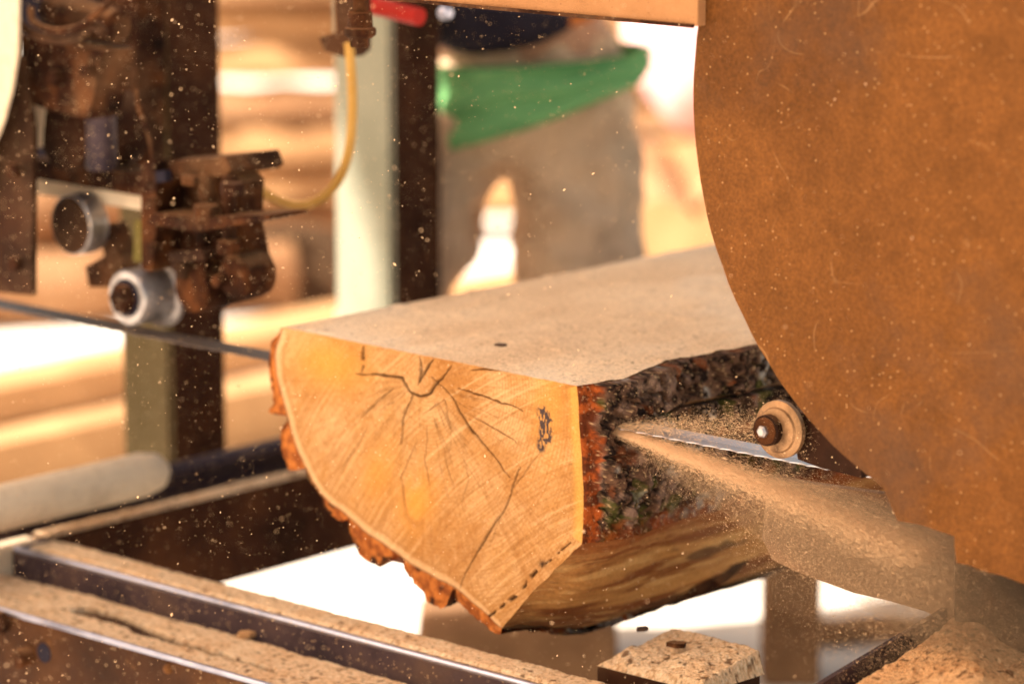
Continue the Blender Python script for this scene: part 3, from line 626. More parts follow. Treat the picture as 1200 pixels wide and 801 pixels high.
# tray and front channel
zT = ZR-.032; c0 = hz(100, 742, zT+.006); YC = c0.y
obj('tray', bx(XE0-.9, xR, YC+.006, YE-.002, zT-.02, zT-.006), M['bedface'], bed)
ch = obj('front_channel', bx(XE0-.9, xR, YC, YC+.005, zT-.13, zT+.004), M['bedface'], bed, bev=.001)
obj('worn_edge_sheen', cyl((XE0-.9, YC+.0022, zT+.005), (1, 0, 0), [(0, .0036), (3.1, .0036)], 12), M['edge'], ch, smooth=True)
bp_ = hy(32, 768, YC-.001); obj('bolt', cyl(bp_+Vector((0, .001, 0)), (0, -1, 0), [(0, .012), (.016, .0115), (.018, .009)], 24), M['rust'], ch, smooth=True)
obj('bolt_hole_shade', cyl(hy(52, 764, YC)+Vector((0, 0, 0)), (0, -1, 0), [(0, .0115), (.0012, .0115)], 28), M['navy'], ch)  # flat dark disc stands in for the shadowed inside of a hole
obj('nut', cyl(hy(4, 727, YC), (0, -1, 0), [(0, .014), (.011, .014)], 6), M['rust'], ch, bev=.001)
obj('resin_blob', cyl(hy(197, 783, YC), (0, -1, 0), [(0, .006), (.003, .005), (.005, .002)], 14), M['guard'], ch, smooth=True)
# left side beam with rail
s0 = hz(100, 627, ZR); XS = min(s0.x, XE0-.003)
sb = obj('side_beam', bx(XS-.035, XS, YE+wE+.002, YE+3.2, ZR-.118, ZR-.002), M['post'], bed, bev=.003)
obj('beam_end', bx(XS-.035, XS, YE-.9, YE+wE-.001, ZR-.118, ZR-.002), M['dustcoat'], sb, bev=.003)
rl0 = hz(150, 560, ZR+.02)
print('XS', XS, 'rail x', rl0.x, 'post x', P1X)
obj('track_rail', cyl((rl0.x, YE-.6, ZR+.013), (0, 1, 0), [(0, .014), (3.8, .014)], 24), M['railsteel'], bed, smooth=True)
obj('rail_web', bx(rl0.x-.012, rl0.x+.012, YE-.6, YE+3.2, ZR-.10, ZR+.002), M['railsteel'], bed)
obj('side_beam', bx(XE0+1.75, XE0+1.79, YE+wE+.002, YE+3.2, ZR-.118, ZR-.002), M['post'], bed, bev=.003)
for yy in (.75, 1.7): obj('bunk', bx(XS+.002, XE0+1.748, YE+yy, YE+yy+.06, ZR-.07, ZR+.02), M['post'], bed, bev=.003)
for xx in (XE0+.02, XE0+1.7):
    for yy in (.0, 2.9): obj('leg', bx(xx, xx+.07, YE+yy+.01, YE+yy+.08, 0, ZR-.12), M['iron'], bed, bev=.003)
# dog / square tube stub in the middle foreground with sawdust on it
kA = hz(699, 775, ZR+.005); 
YK = kA.y; zK = kA.z
kf = [hy(699, 777, YK), hy(825, 806, YK)]
ylen = .095
kt = obj('stub_tube', bx(kf[0].x, kf[1].x, YK, YK+ylen, zK-.10, zK-.004), M['iron'], bed, bev=.003)
obj('tube_mouth_shade', bx(kf[1].x+.001, kf[1].x+.003, YK+.015, YK+ylen-.012, zK-.09, zK-.016), M['navy'], kt)  # dark sheet in place of the shade within the tube's opening
# diagonal tray edge on the right
rA = dep(925, 818, 3.24); rB = dep(1140, 690, 3.44)
dv = (rB-rA); sidev = Vector((0, 0, -1)); u_ = dv.cross(Vector((0, 0, 1))).normalized()
bm = prism([rA, rA+Vector((0, 0, -.05)), rA+Vector((0, 0, -.05))+u_*.006, rA+u_*.006], dv); rg = obj('tray_edge', bm, M['railsteel'], bed, bev=.001)
bm = prism([rA+u_*.006+Vector((0, 0, -.036)), rA+u_*.25+Vector((0, 0, -.10)), rA+u_*.25+Vector((0, 0, -.105)), rA+u_*.006+Vector((0, 0, -.041))], dv); obj('chute_tray', bm, M['bedface'], bed)

# ------------------------------------------------------------------ sawdust lying on the steel
def dustcol(p, seed):
    f = fbm(p, 260, 3, seed, .7); g = fbm(p, 480, 1, seed+1); b_ = fbm(p, 25, 3, seed+2); c = mixc(A3((.84, .59, .37)), A3((.54, .31, .16)), sst(.48, .72, f)); c = mixc(c, A3((.93, .75, .53)), sst(.6, .8, g)*.7)
    c = mixc(c, A3((.16, .08, .04)), sst(.68, .74, fbm(p, 150, 2, seed+3))*.85); return mixc(c, c*A3((.95, .85, .75)), sst(.4, .7, b_)*.6)
def dust_layer(xa, xb, ya, yb, z, h_, label, seed, res=.0014, edit=None, ramp_=.008, rect=True):
    nx = min(1400, int((xb-xa)/res)); ny = max(8, int((yb-ya)/res)); X, Y = np.meshgrid(np.linspace(xa, xb, nx), np.linspace(ya, yb, ny), indexing='ij')
    P = np.stack([X.ravel(), Y.ravel(), np.full(X.size, z)], 1); e = np.minimum(P[:, 1]-ya, yb-P[:, 1]); e2 = np.minimum(P[:, 0]-xa, xb-P[:, 0]); e = np.minimum(e, e2)
    P[:, 2] += h_*sst(0, ramp_, e+(fbm(P, 120, 3, seed+9)-.6)*ramp_)*(.5+fbm(P, 14, 3, seed+5))+.0022*(fbm(P, 330, 3, seed+6)-.5)*sst(0, .003, e)
    c = dustcol(P, seed)
    if edit: P, c = edit(P, c)
    o = npmesh('sawdust', P, gridf(nx, ny), [M['sawdust']], None, c); return tag(o, label, 'sawdust', kind='stuff')
def trayedit(P, c):
    Qp = P-np.array(C); dd = Qp@np.array(FW); U = 600+F*(Qp@np.array(RT))/dd; W_ = 400.5-F*(Qp@np.array(UP))/dd
    pl = [(82, 715), (110, 716), (135, 722), (160, 733), (190, 745), (215, 753), (250, 763), (275, 771), (300, 777), (318, 784)]
    yy = np.interp(U, [p[0] for p in pl], [p[1] for p in pl])+(fbm(P, 60, 3, 99)-.5)*7; ww = np.interp(U, [80, 100, 160, 220, 320], [.5, 4.5, 5.5, 3.4, 1.3])*(.6+fbm(P, 90, 2, 98))
    f = np.exp(-((W_-yy)/ww)**4)*((U > 82) & (U < 322)); P = P.copy(); P[:, 2] -= f*.009; return P, mixc(c, A3((.03, .018, .012)), f*.95)
dust_layer(XE0-.9, xR-.02, YC+.007, YE-.001, zT-.006, .007, 'pale sawdust filling the shallow tray of the front channel', 101, .0013, trayedit)
dust_layer(XE0+.02, xR-.02, YE+.009, YE+wE-.002, ZR, .0035, 'thin sawdust strip along the top of the end member', 121, .0016, None, .005)
dust_layer(XS-.034, XS-.002, YE+wE+.01, YE+2.4, ZR-.002, .003, 'thin sawdust strip along the left side beam', 141, .003, None, .004)
# heap on the stub: rises to the rear
def heap():
    n1, n2 = 150, 100; a, b_, c_, d_ = hy(699, 775, YK), hy(826, 804, YK), hy(897, 758, YK+ylen), hy(788, 732, YK+ylen)
    s, t = np.meshgrid(np.linspace(0, 1, n1), np.linspace(0, 1, n2), indexing='ij'); s = s.ravel()[:, None]; t = t.ravel()[:, None]
    P = (1-s)*(1-t)*np.array(a)+s*(1-t)*np.array(b_)+s*t*np.array(c_)+(1-s)*t*np.array(d_)
    e = np.minimum(np.minimum(s, 1-s), np.minimum(t, 1-t))[:, 0]; ztop = P[:, 2].copy(); P[:, 2] = zK-.004+(ztop-zK+.004+.012*(fbm(P, 40, 3, 7)-.4))*sst(0, .05, e)+.0022*(fbm(P, 330, 3, 8)-.5)*sst(0, .05, e)
    return tag(npmesh('sawdust', P, gridf(n1, n2), [M['sawdust']], None, dustcol(P, 161)), 'sawdust heaped on the square steel stub under the log', 'sawdust', kind='stuff')
a_, b2, c2_, d2 = hy(699, 775, YK), hy(826, 804, YK), hy(897, 758, YK+ylen), hy(788, 732, YK+ylen)
print('stub quad', a_, b2, c2_, d2)
heap()
def heap2():
    n1, n2 = 240, 220; px = [(915, 835), (1000, 797), (1050, 767), (1098, 728), (1130, 702), (1158, 708), (1172, 735), (1200, 752), (1260, 770), (1330, 860), (1100, 900)]
    ctr2 = dep(1150, 830, 3.12); px = smoothpl(px, 2)+[px[0]]
    out = [dep(x, y, 3.235+(835-y)/140*.20+ float(sst(1090, 1210, x))*.03) for x, y in px]
    out = [ctr2+(o-ctr2) for o in out]; o2 = densify([tuple(o) for o in out], .004); k = len(o2); r = np.linspace(0, 1, 160)**.8
    P = np.array(ctr2)+(o2[None]-np.array(ctr2))*r[:, None, None]
    # resample perimeter finer
    idx = np.linspace(0, k-1, 520); lo = np.floor(idx).astype(int).clip(0, k-2); fr = (idx-lo)[:, None]
    P = P[:, lo]*(1-fr)+P[:, lo+1]*fr; R2 = np.repeat(r, 520); P = P.reshape(-1, 3)
    P[:, 2] += .020*(fbm(P, 14, 4, 9)-.5)+.004*(fbm(P, 90, 3, 19)-.5)+.0025*(fbm(P, 330, 3, 10)-.5)-.03*sst(.93, 1, R2)
    c = dustcol(P, 181)*A3((.92, .76, .60)); return tag(npmesh('sawdust', P, gridf(160, 520), [M['sawdust']], None, c), 'large brown sawdust heap beside the dark tray edge below the guard', 'sawdust', kind='stuff')
heap2()
# loose chips
def chip(px, py, z, s, mt, label, rot=0, shp=None):
    p = hz(px, py, z); shp = shp or [(-1, -.5), (.2, -.7), (1, -.2), (.8, .6), (-.6, .5)]
    a = Matrix.Rotation(rot, 4, 'Z'); bm = prism([a @ Vector((x*s, y*s, 0)) for x, y in shp], (0, 0, s*.5)); o = obj('wood_chip', bm, mt, None, bev=s*.08); o.location = p
    return tag(o, label, 'wood chip')
chip(289, 745, zT+.003, .011, M['board'], 'pale curled wood chip lying on sawdust against the end member', .9)
chip(587, 406, T+.0012, .0065, M['splinter'], 'dark bark crumb on the sawn top of the log', .3)
chip(752, 738, zK+.028, .007, M['splinter'], 'dark bark flake standing at the rear of the stub heap', 1.0)
chip(793, 757, zK+.020, .010, M['rust'], 'brown bark flake in the middle of the stub heap', .2)
chip(1188, 745, zK+.03, .006, M['splinter'], 'dark bark flake on the large heap near the guard', .2)

# ------------------------------------------------------------------ air full of sawdust
def flakes(name, P, size, dirs, aspect, label, mt, jitter=1.0):
    n = len(P); a = dirs/np.linalg.norm(dirs, axis=1)[:, None]; r = rng.normal(size=(n, 3)); b_ = np.cross(a, r); b_ /= np.linalg.norm(b_, axis=1)[:, None]; c_ = np.cross(a, b_)
    L = (size*aspect)[:, None]; s = size[:, None]
    V = np.stack([P-a*L, P+b_*s, P+c_*s, P-b_*s*.8-c_*s*.6, P+a*L], 1).reshape(-1, 3); k = np.arange(n)[:, None]*5
    tr = np.array([[0, 1, 2], [0, 2, 3], [0, 3, 1], [4, 2, 1], [4, 3, 2], [4, 1, 3]])
    Fq = (k[:, :, None]+tr[None]).reshape(-1, 3); return tag(npmesh(name, V, Fq, [mt], None, smooth=False), label, 'sawdust', kind='stuff')
n = 36000
U = rng.uniform(-150, 1350, n); W_ = rng.uniform(-100, 900, n); D = rng.uniform(2.95, 4.5, n)
keep = ~((U > 800) & (D < 3.6) & (rng.random(n) < .75)); U, W_, D = U[keep], W_[keep], D[keep]; n = len(U)
P = np.array([dep(u, w_, d) for u, w_, d in zip(U, W_, D)]); sz = np.exp(rng.normal(math.log(.00025), .55, n)); dr = rng.normal(size=(n, 3))
flakes('flying_sawdust', P, sz, dr, rng.uniform(1, 2.0, n), 'fine sawdust specks drifting through the air round the mill', M['fly'])
# jet of sawdust where the band leaves the bark
e = np.array(kp)
def jet(n, lo, hi, spread_y, spread_z, droop, s0, asp, name, label, power=1.0, slope=0.0, zoff=0):
    t = lo+(hi-lo)*rng.random(n)**power; zz = rng.normal(size=n); yy = rng.normal(size=n)
    X = e[0]+t; Z = e[2]+slope*t-droop*t*t+zz*(.0012+spread_z*t)+zoff; Y = e[1]-.004+yy*(.003+spread_y*t)
    P = np.stack([X, Y, Z], 1); dirs = np.stack([np.ones(n), yy*spread_y*2, slope-2*droop*t+zz*spread_z], 1)
    return P, np.exp(rng.normal(math.log(s0), .35, n)), dirs+rng.normal(size=(n, 3))*.05, rng.uniform(asp*.5, asp*1.3, n)
NJ = 1
parts_ = [jet(52000, 0, .42, .05, .013, .10, .000080, 26, '', '', .75, -.115), jet(46000, .0, .46, .08, .042, .15, .000080, 14, '', '', .75, -.115), jet(17000, .01, .30, .09, .055, .0, .000085, 9, '', '', .9, .13),
          jet(80000, .06, .62, .16, .085, .30, .000115, 3, '', '', .7, -.20), jet(12000, .06, .62, .16, .088, .30, .00027, 1.7, '', '', .7, -.16)]
P = np.concatenate([p[0] for p in parts_]); s = np.concatenate([p[1] for p in parts_]); d = np.concatenate([p[2] for p in parts_]); a = np.concatenate([p[3] for p in parts_])
# nothing may sit inside the guard plate's front or the log
k = ~((P[:, 1] > YG-.002) & (P[:, 1] < YG+.006)); flakes('sawdust_jet', P[k], s[k], d[k], a[k], 'jet of fine sawdust spraying from the cut along the saw band', M['fly'])

# thin veil of the finest dust round the jet
def mist(name, prof, p0, d, dens, label, sq=(1, 1)):
    o = obj(name, cyl((0, 0, 0), d, prof, 40), MIST(dens), None, True); o.location = p0; return tag(o, label, 'dust cloud', kind='stuff')
def MIST(dens):
    m = bpy.data.materials.new('fine_dust'); m.use_nodes = True; nt = m.node_tree; nt.nodes.remove(nt.nodes['Principled BSDF']); v = nt.nodes.new('ShaderNodeVolumePrincipled')
    v.inputs['Color'].default_value = (.98, .64, .38, 1); v.inputs['Density'].default_value = dens; v.inputs['Anisotropy'].default_value = .2; nt.links.new(v.outputs[0], nt.nodes['Material Output'].inputs['Volume']); return m
mist('sawdust_mist', [(0, .001), (.05, .007), (.15, .022), (.30, .046), (.45, .062), (.52, .055), (.58, .03), (.60, .0)], kp+Vector((.002, -.006, -.004)), (1, -.02, -.19), 7, 'veil of fine dust under the saw band beside the bark')
def puff(c, r, dens, label):
    bm = bmesh.new(); bmesh.ops.create_icosphere(bm, subdivisions=4, radius=1, matrix=Matrix.Diagonal((*r, 1))); o = obj('sawdust_mist', bm, MIST(dens), None, True); o.location = c; return tag(o, label, 'dust cloud', kind='stuff')
puff(hy(1000, 655, YB+.02), (.24, .07, .070), 1.0, 'brownish dust cloud hanging below the wheel guard')
# ------------------------------------------------------------------ person behind the mill
def skinned(name, verts, edges, radii, mt, parent, root=0, sub=2):
    me = bpy.data.meshes.new(name); me.from_pydata([Vector(v) for v in verts], edges, []); o = bpy.data.objects.new(name, me); COL.objects.link(o); o.parent = parent; me.materials.append(mt)
    md = o.modifiers.new('skin', 'SKIN'); md.use_smooth_shade = True; sv = me.skin_vertices[0].data
    for i, r in enumerate(radii):
        sv[i].radius = r if isinstance(r, tuple) else (r, r); sv[i].use_root = (i == root)
    ss = o.modifiers.new('sub', 'SUBSURF'); ss.levels = sub; ss.render_levels = sub; return o
PD = 5.25; pb = dep(615, 770, PD); person = empty('person', (pb.x, pb.y, 0), 'person in brown trousers, dark top and green waist cloth standing behind the mill', 'person')
person.rotation_euler = (0, 0, math.atan2(RT.y, RT.x))     # local x to the right of the view, local y away
def sx(px): return (px-615)/F*PD
jt = {'pel': (.02, 0, .90), 'waist': (.0, 0, 1.02), 'chest': (-.03, -.02, 1.26), 'neck': (-.05, -.06, 1.44), 'head': (-.06, -.10, 1.60),
      'hipR': (.075, 0, .84), 'kneeR': (.085, -.03, .47), 'ankR': (.085, .02, .09), 'toeR': (.10, -.14, .04), 'hipL': (-.10, 0, .83), 'kneeL': (-.215, -.08, .52), 'ankL': (-.085, .02, .09), 'toeL': (-.10, -.13, .04),
      'shR': (.14, -.02, 1.38), 'elR': (.20, -.03, 1.12), 'wrR': (.06, -.26, 1.16), 'shL': (-.21, -.02, 1.38), 'elL': (-.29, -.05, 1.13), 'wrL': (-.15, -.28, 1.17)}
def sk(name, chain, mt, parent=person, sub=2):
    names = []; ed = []; rad = []
    for br_ in chain:
        prev = None
        for nm, r in br_:
            if nm not in names: names.append(nm); rad.append(r)
            i = names.index(nm)
            if prev is not None: ed.append((prev, i))
            prev = i
    return skinned(name, [jt[n_] for n_ in names], ed, rad, mt, parent, 0, sub)
jt['hdR'] = (.02, -.33, 1.17); jt['hdL'] = (-.12, -.35, 1.18); jt['crown'] = (-.065, -.11, 1.68); jt['chin'] = (-.06, -.13, 1.52)
body = sk('body', [[('pel', .12), ('waist', .11), ('chest', .13), ('neck', .055), ('chin', .075), ('head', .085), ('crown', .055)], [('pel', .12), ('hipR', .085), ('kneeR', .055), ('ankR', .036), ('toeR', .03)], [('pel', .12), ('hipL', .085), ('kneeL', .055), ('ankL', .036), ('toeL', .03)],
              [('chest', .13), ('shR', .06), ('elR', .042), ('wrR', .027), ('hdR', .03)], [('chest', .13), ('shL', .06), ('elL', .042), ('wrL', .027), ('hdL', .03)]], M['skin'])
for sgn, hd in ((1, 'hdR'), (-1, 'hdL')):
    b_ = Vector(jt[hd])
    for i, (ox, ln) in enumerate(((-.027, .07), (-.009, .08), (.009, .076), (.026, .06))):
        skinned('finger', [b_+Vector((ox, .0, 0)), b_+Vector((ox*1.1, -ln*.5, .005)), b_+Vector((ox*1.1, -ln*.85, -.02)), b_+Vector((ox*1.1, -ln*.8, -.04))], [(0, 1), (1, 2), (2, 3)], [.010, .009, .008, .007], M['skin'], body, 0, 1)
    skinned('thumb', [b_+Vector((-.02*sgn, .02, 0)), b_+Vector((-.045*sgn, -.01, -.005)), b_+Vector((-.05*sgn, -.035, -.02))], [(0, 1), (1, 2)], [.012, .010, .008], M['skin'], body, 0, 1)
sk('trousers', [[('pel', (.155, .128)), ('waist', .085)], [('pel', (.165, .135)), ('hipR', .112), ('kneeR', .10), ('ankR', .088)], [('pel', (.165, .135)), ('hipL', .112), ('kneeL', .082), ('ankL', .088)]], M['trouser'])
jt['hem'] = (.01, 0, .955); jt['colr'] = (-.045, -.04, 1.40)
sk('shirt', [[('hem', (.176, .15)), ('waist', (.165, .145)), ('chest', .150), ('colr', .07)], [('chest', .150), ('shR', .078), ('elR', .056), ('wrR', .036)], [('chest', .150), ('shL', .078), ('elL', .056), ('wrL', .036)]], M['orange'])
jt['ap0'] = (-.02, -.05, .925); jt['ap1'] = (-.05, -.05, 1.08); jt['ap2'] = (-.05, -.065, 1.32)
sk('apron', [[('ap0', (.165, .155)), ('ap1', (.160, .150)), ('ap2', (.11, .10))]], M['navy'])
jt['sh0R'] = (.085, .03, .05); jt['sh1R'] = (.095, -.10, .045); jt['sh2R'] = (.105, -.18, .035); jt['sh0L'] = (-.085, .03, .05); jt['sh1L'] = (-.095, -.09, .045); jt['sh2L'] = (-.105, -.17, .035)
sk('shoe', [[('sh0R', .05), ('sh1R', .045), ('sh2R', .032)]], M['shoe']); sk('shoe', [[('sh0L', .05), ('sh1L', .045), ('sh2L', .032)]], M['shoe'])
jt['h0'] = (-.06, -.075, 1.66); jt['h1'] = (-.065, -.09, 1.70); jt['h2'] = (-.055, -.045, 1.58); sk('hair', [[('h2', .075), ('h0', .095), ('h1', .07)]], M['hair'])
tx = bpy.data.textures.new('cloth_creases', 'CLOUDS'); tx.noise_scale = .09; tx.noise_depth = 3
for o in person.children:
    if o.name.split('.')[0] in ('trousers',):
        dm = o.modifiers.new('crease', 'DISPLACE'); dm.texture = tx; dm.strength = .055; dm.mid_level = .45; dm.texture_coords = 'LOCAL'; o.modifiers['sub'].render_levels = 4; o.modifiers['sub'].levels = 2
# face features
for ex in (-.03, .03): 
    bm = bmesh.new(); bmesh.ops.create_uvsphere(bm, u_segments=16, v_segments=10, radius=.012, matrix=Matrix.Translation((-.06+ex, -.205, 1.60))); o = obj('eye', bm, M['canvas'], None, True); o.parent = body
    bm = bmesh.new(); bmesh.ops.create_uvsphere(bm, u_segments=16, v_segments=10, radius=.02, matrix=Matrix.Translation((-.06+ex*2.9, -.10, 1.585)) @ Matrix.Diagonal((.5, 1, 1.6, 1))); o = obj('ear', bm, M['skin'], None, True); o.parent = body
skinned('nose', [(-.06, -.195, 1.60), (-.06, -.222, 1.565), (-.06, -.205, 1.555)], [(0, 1), (1, 2)], [.009, .013, .012], M['skin'], body, 0, 1)
skinned('mouth', [(-.082, -.196, 1.525), (-.06, -.206, 1.525), (-.038, -.196, 1.525)], [(0, 1), (1, 2)], [.005, .008, .005], M['pink'], body, 0, 1)
# waist cloth: a wound band with folds and a hanging end
def sash():
    nA, nZ = 160, 40; V = []; 
    a = np.linspace(0, 2*PI, nA); z = np.linspace(0, 1, nZ); A, Zz = np.meshgrid(a, z, indexing='ij'); A = A.ravel(); Zz = Zz.ravel()
    wid = .080+.045*np.cos(A-PI); cz = .885+.035*np.cos(A)-.0*np.sin(A)
    zz = cz+(Zz-.5)*wid*1.1+.05*0; fold = .004*np.sin(Zz*15+3*np.sin(A*1.0)+fbm(np.stack([A, Zz, A*0], 1), 2, 2, 3)*4)
    rx_, ry_ = .172+fold, .150+fold
    P = np.stack([.008+rx_*np.cos(A), ry_*np.sin(A), zz], 1); f = gridf(nA, nZ); o = npmesh('waist_cloth', P, f, [M['gcloth']], None); o.parent = person
    md = o.modifiers.new('sol', 'SOLIDIFY'); md.thickness = .006; md.offset = 1
sash()

# ------------------------------------------------------------------ yard behind: stacked slabs, logs, timbers
def slab(p, axis, L, wd, ht, mt, label, grp, name='slab', seed=0, roundtop=True, cat='slab'):
    """a slabwood offcut: flat below, rounded above, slightly crooked"""
    d = Vector(axis).normalized(); u, v = d.cross(Vector((0, 0, 1))).normalized(), Vector((0, 0, 1)); bm = bmesh.new(); R = random.Random(seed); n = 10; rings = []
    for i in range(n+1):
        t = i/n; off_ = u*(R.uniform(-.012, .012))+v*R.uniform(0, .006); k = 1+R.uniform(-.07, .07)
        prof = [(-.5, 0), (.5, 0), (.5, .35), (.42, .7), (.22, .95), (0, 1), (-.22, .95), (-.42, .7), (-.5, .35)] if roundtop else [(-.5, 0), (.5, 0), (.5, 1), (-.5, 1)]
        rings.append([bm.verts.new(d*(L*(t-.5))+off_+u*(a*wd*k)+v*(b_*ht*k)) for a, b_ in prof])
    for a, b_ in zip(rings, rings[1:]):
        m_ = len(a)
        for k in range(m_): bm.faces.new((a[k], a[(k+1) % m_], b_[(k+1) % m_], b_[k]))
    bm.faces.new(rings[0]); bm.faces.new(rings[-1][::-1]); o = obj(name, bm, mt, None, smooth=roundtop); o.location = p; return tag(o, label, cat, grp)
def rlog(p, axis, L, r, label, grp, seed=0, taper=.95):
    d = Vector(axis).normalized(); root = empty('stacked_log', p, label, 'log', grp); R = random.Random(seed); u, v = frame_of(d); bm = bmesh.new(); rings = []; n = 26
    wob = [1+R.uniform(-.05, .05) for _ in range(n)]
    for i in range(9):
        t = i/8; off_ = u*R.uniform(-.01, .01)+v*R.uniform(-.01, .01)
        rings.append([bm.verts.new(d*(L*(t-.5))+off_+(u*math.cos(2*PI*k/n)+v*math.sin(2*PI*k/n))*r*wob[k]*(1+(taper-1)*t)) for k in range(n)])
    for a, b_ in zip(rings, rings[1:]):
        for k in range(n): bm.faces.new((a[k], a[(k+1) % n], b_[(k+1) % n], b_[k]))
    me = obj('bark', bm, M['logside'], None, True); me.parent = root
    for i in (0, 8):
        bm = bmesh.new(); bm.faces.new([bm.verts.new(d*(L*(i/8-.5)+(-.002 if i == 0 else .002))+(u*math.cos(2*PI*k/n)+v*math.sin(2*PI*k/n))*r*wob[k]*(1+(taper-1)*i/8)*.97) for k in range(n)])
        o = obj('cut_end', bm, M['logend'], None); o.parent = root
    return root
rtv = Vector(RT); place_lab = ['bottom', 'second', 'third', 'fourth', 'fifth', 'sixth', 'seventh']
# slab stack left of centre: courses laid across the view
base_d = 8.9
for k in range(7):
    for j, (cx, L) in enumerate(((300, 1.0), (770, .95))):
        pxx = cx+random.uniform(-22, 22); dd = base_d+random.uniform(0, .10)+(.5 if j else 0); g = dep(pxx, 300, dd); z = k*.105+.02
        lab = '%s slab from the ground in the %s' % (place_lab[k], 'stack between the two left posts' if j == 0 else 'stack right of the person')
        slab((g.x, g.y, z), rtv+Vector(h)*random.uniform(-.08, .08), L+random.uniform(-.1, .1), .16, .10 if k % 3 else .085, M['board'] if (k+j) % 3 else M['logside'], lab, 'sawn slabs stacked in the yard', 'slab', k*7+j)
# logs with cut ends to the camera, right of the person
ld = Vector(h)
k = 0
labs = ['lower left log of the pile seen end-on beside the guard', 'lower right log of the pile seen end-on beside the guard', 'upper left log of the pile seen end-on beside the guard', 'upper right log of the pile seen end-on beside the guard']
for (px, z, r) in ((770, .10, .10), (865, .11, .11), (760, .30, .095), (850, .32, .10)):
    g = dep(px, 250, 7.6); rlog((g.x, g.y, z), ld, .9, r, labs[k], 'pale logs piled end-on', 50+k); k += 1
# long round logs behind the posts at the left
for k, (px, z, r, dd) in enumerate(((95, .085, .085, 7.9), (-60, .10, .10, 8.1), (40, .24, .075, 8.0))):
    g = dep(px, 380, dd); rlog((g.x, g.y, z), Vector(RT)*.8+Vector(h)*.25, 1.0, r, ['thick log on the ground at the far left of the yard', 'bark covered log behind the thick one at the far left', 'log lying on top of the two far left logs'][k], 'round logs lying at the left', 70+k)
# timbers lying along the trunk direction beyond the bed
def timber(pxa, pya, zt_, L0, L1, wd, ht, mt, label):
    g = hz(pxa, pya, zt_); o = obj('timber', bx(-wd, 0, L0, L1, -ht, 0), mt, None, bev=.004); o.location = (g.x, g.y, zt_); return tag(o, label, 'timber', 'timbers lying along the track')
timber(70, 505, .12, -1.2, 2.6, .10, .12, M['board'], 'long square timber on the ground beside the track, sunlit on top')
timber(70, 440, .08, -1.2, 3.0, .16, .08, M['board'], 'pale board lying beyond the square timber')
# vertical things seen blurred under the mill
def stake(px, pyb, d_, wd, z1, mt, label, name='stake', cat='stake'):
    g = hz(px, pyb, 0) if d_ is None else dep(px, pyb, d_); o = obj(name, bx(-wd/2, wd/2, -wd/2, wd/2, 0, z1), mt, None, bev=.01); o.location = (g.x, g.y, 0); o.rotation_euler = (0, 0, math.atan2(RT.y, RT.x)); return tag(o, label, cat)
stake(925, 800, 5.1, .085, .62, M['plankdark'], 'brown wooden stake standing beyond the track bed under the guard')
g = dep(606, 760, 4.98); g2 = math.atan2(RT.y, RT.x)
blk = obj('timber_block', bx(-.145, .145, -.10, .10, 0, .135), M['plankdark'], None, bev=.012); blk.location = (g.x, g.y, 0); blk.rotation_euler = (0, 0, g2); tag(blk, 'short brown timber block on the ground under the log, before the person\'s feet', 'timber block')
# mound of waste behind the jet
def mound(px, py, d_, rx_, ry_, hh, mt, label, name='offcut', seed=1):
    g = dep(px, py, d_); n = 60; u = np.linspace(-1, 1, n); X, Y = np.meshgrid(u, u, indexing='ij'); X = X.ravel(); Y = Y.ravel(); r = np.hypot(X, Y)
    Z = np.clip(1-r**2, -.05, 1)*hh*(.7+.6*fbm(np.stack([X, Y, X*0], 1), 2.5, 3, seed)); P = np.stack([g.x+X*rx_, g.y+Y*ry_, Z-.005], 1)
    return tag(npmesh(name, P, gridf(n, n), [mt]), label, 'sawdust', kind='stuff')
g = dep(1030, 628, 5.75); rlog((g.x, g.y, .125), Vector(RT)-Vector((0, 0, .10))-Vector(h)*.2, .44, .085, 'short brown log lying beyond the track bed behind the dust cloud', None, 95)
g = dep(1040, 744, 5.3); rlog((g.x, g.y, .022), Vector(RT)+Vector(h)*.1, .34, .020, 'thin branch on the ground in front of the short brown log', None, 96)
mound(335, 330, 8.35, .36, .42, .16, M['waste'], 'tan heap of bark waste on the ground before the slab stack', 'bark_waste', 4)
# pink sack on the slab stack
def sack():
    g = dep(822, 60, 7.9); n1, n2 = 60, 40; a, t = np.meshgrid(np.linspace(0, 2*PI, n1), np.linspace(0, 1, n2), indexing='ij'); a = a.ravel(); t = t.ravel(); r = .19*np.sin(np.clip(t, 0, 1)*PI*.93+.06)**.5
    r = r*(1+.10*(fbm(np.stack([np.cos(a), np.sin(a), t*3], 1), 2.5, 3, 5)-.5)*2); P = np.stack([g.x+r*np.cos(a), g.y+r*np.sin(a)*.8, .42+t*.55], 1)
    tag(npmesh('sack', P, gridf(n1, n2), [M['pink']]), 'pale pink bulging sack standing on the end-on logs beside the guard', 'sack')
sack()

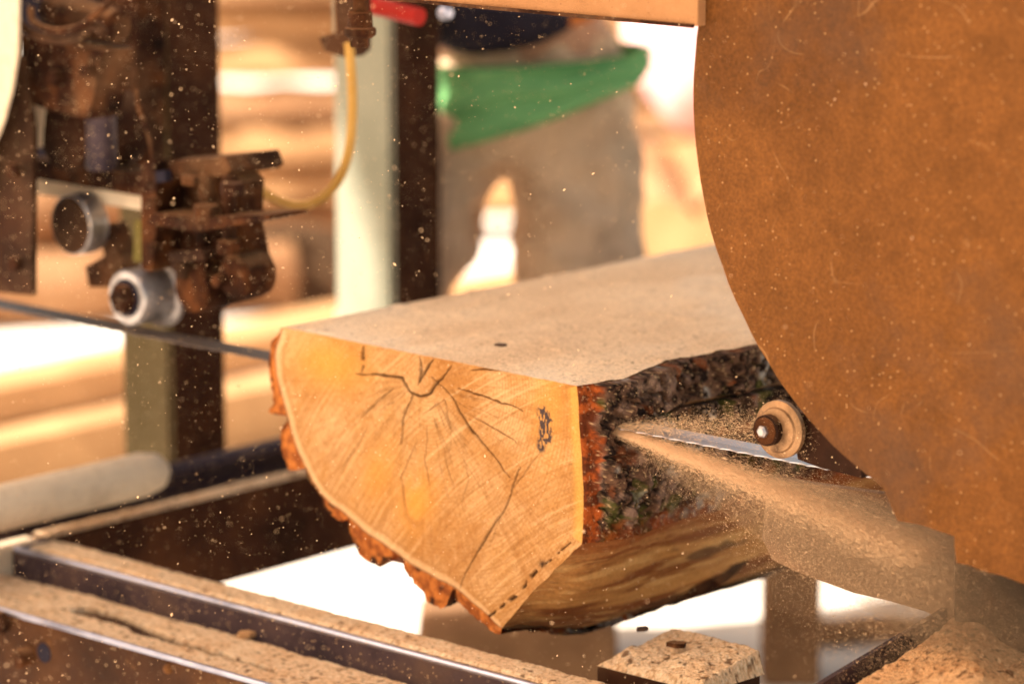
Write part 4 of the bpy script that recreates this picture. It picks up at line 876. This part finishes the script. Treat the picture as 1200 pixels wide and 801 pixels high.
# ------------------------------------------------------------------ roof out of view, added and shaped to shade the mill
RZ = 2.9
for nm, (u, v_) in (('g', (750, 760)), ('g', (800, 700)), ('g', (900, 740)), ('g', (1000, 700)), ('g', (1000, 780)), ('g', (1080, 740))):
    p = hz(u, v_, 0); p = p+S*(RZ/S.z); print(nm, u, v_, round(p.x, 2), round(p.y, 2))
HZ = 6.0; sh = S*((HZ-RZ)/S.z)
shade_rig = empty('shade_rig', (-3.3+sh.x, 1.3+sh.y, 0), 'added unseen sheet on thin posts, shaped to keep the sun off the sawmill', 'shade_caster')
RP = [(-4.36, .15), (-4.36, .62), (-4.42, .76), (-4.60, .95), (-4.60, 1.30), (-4.49, 1.62), (-4.47, 1.86), (-4.40, 1.94), (-3.95, 2.0), (-3.95, 2.5), (-2.0, 2.5), (-2.0, .15)]
obj('shade_sheet', prism([Vector((x+sh.x, y+sh.y, HZ)) for x, y in RP], (0, 0, .03)), M['sheet'], shade_rig, bev=.002)
for x, y in ((-4.3, .2), (-2.05, .2), (-2.05, 2.45), (-3.9, 2.45)): obj('shade_post', bx(x+sh.x-.04, x+sh.x+.04, y+sh.y-.04, y+sh.y+.04, 0, HZ-.002), M['iron'], shade_rig, bev=.003)
def shadow_at(p, zr): p = Vector(p); t = (zr-p.z)/S.z; return p+S*t
for nm, p in (('logcorner', FC), ('logleft', FL), ('log back', Vector((FC.x-.3, YF+1, T))), ('guard', cpt), ('guard top', hy(1000, 0, YG)), ('end L', e0), ('rail60', hz(60, 645, ZR)), ('railshade', hz(110, 630, ZR)), ('rail330', hz(330, 545, ZR)),
              ('post1 low', Vector((P1X, P1Y, .6))), ('post1 hi', Vector((P1X, P1Y, 1.1))), ('post2 lowlit', hy(425, 330, q.y)), ('post2 bound', hy(440, 215, q.y)), ('post2 hi', hy(440, 60, q.y)), ('bg ground', hz(400, 700, 0)), ('bg ground R', hz(800, 700, 0)), ('gnd L', hz(100, 400, 0)), ('gnd tri', hz(540, 320, 0)), ('person', dep(620, 120, PD)), ('tray left', hz(0, 690, zT)), ('heap', dep(1150, 760, 3.5))):
    sp = shadow_at(p, 2.9); print('%-12s px %s roof %.2f %.2f' % (nm, tuple(round(v, 1) for v in proj(p)), sp.x, sp.y))
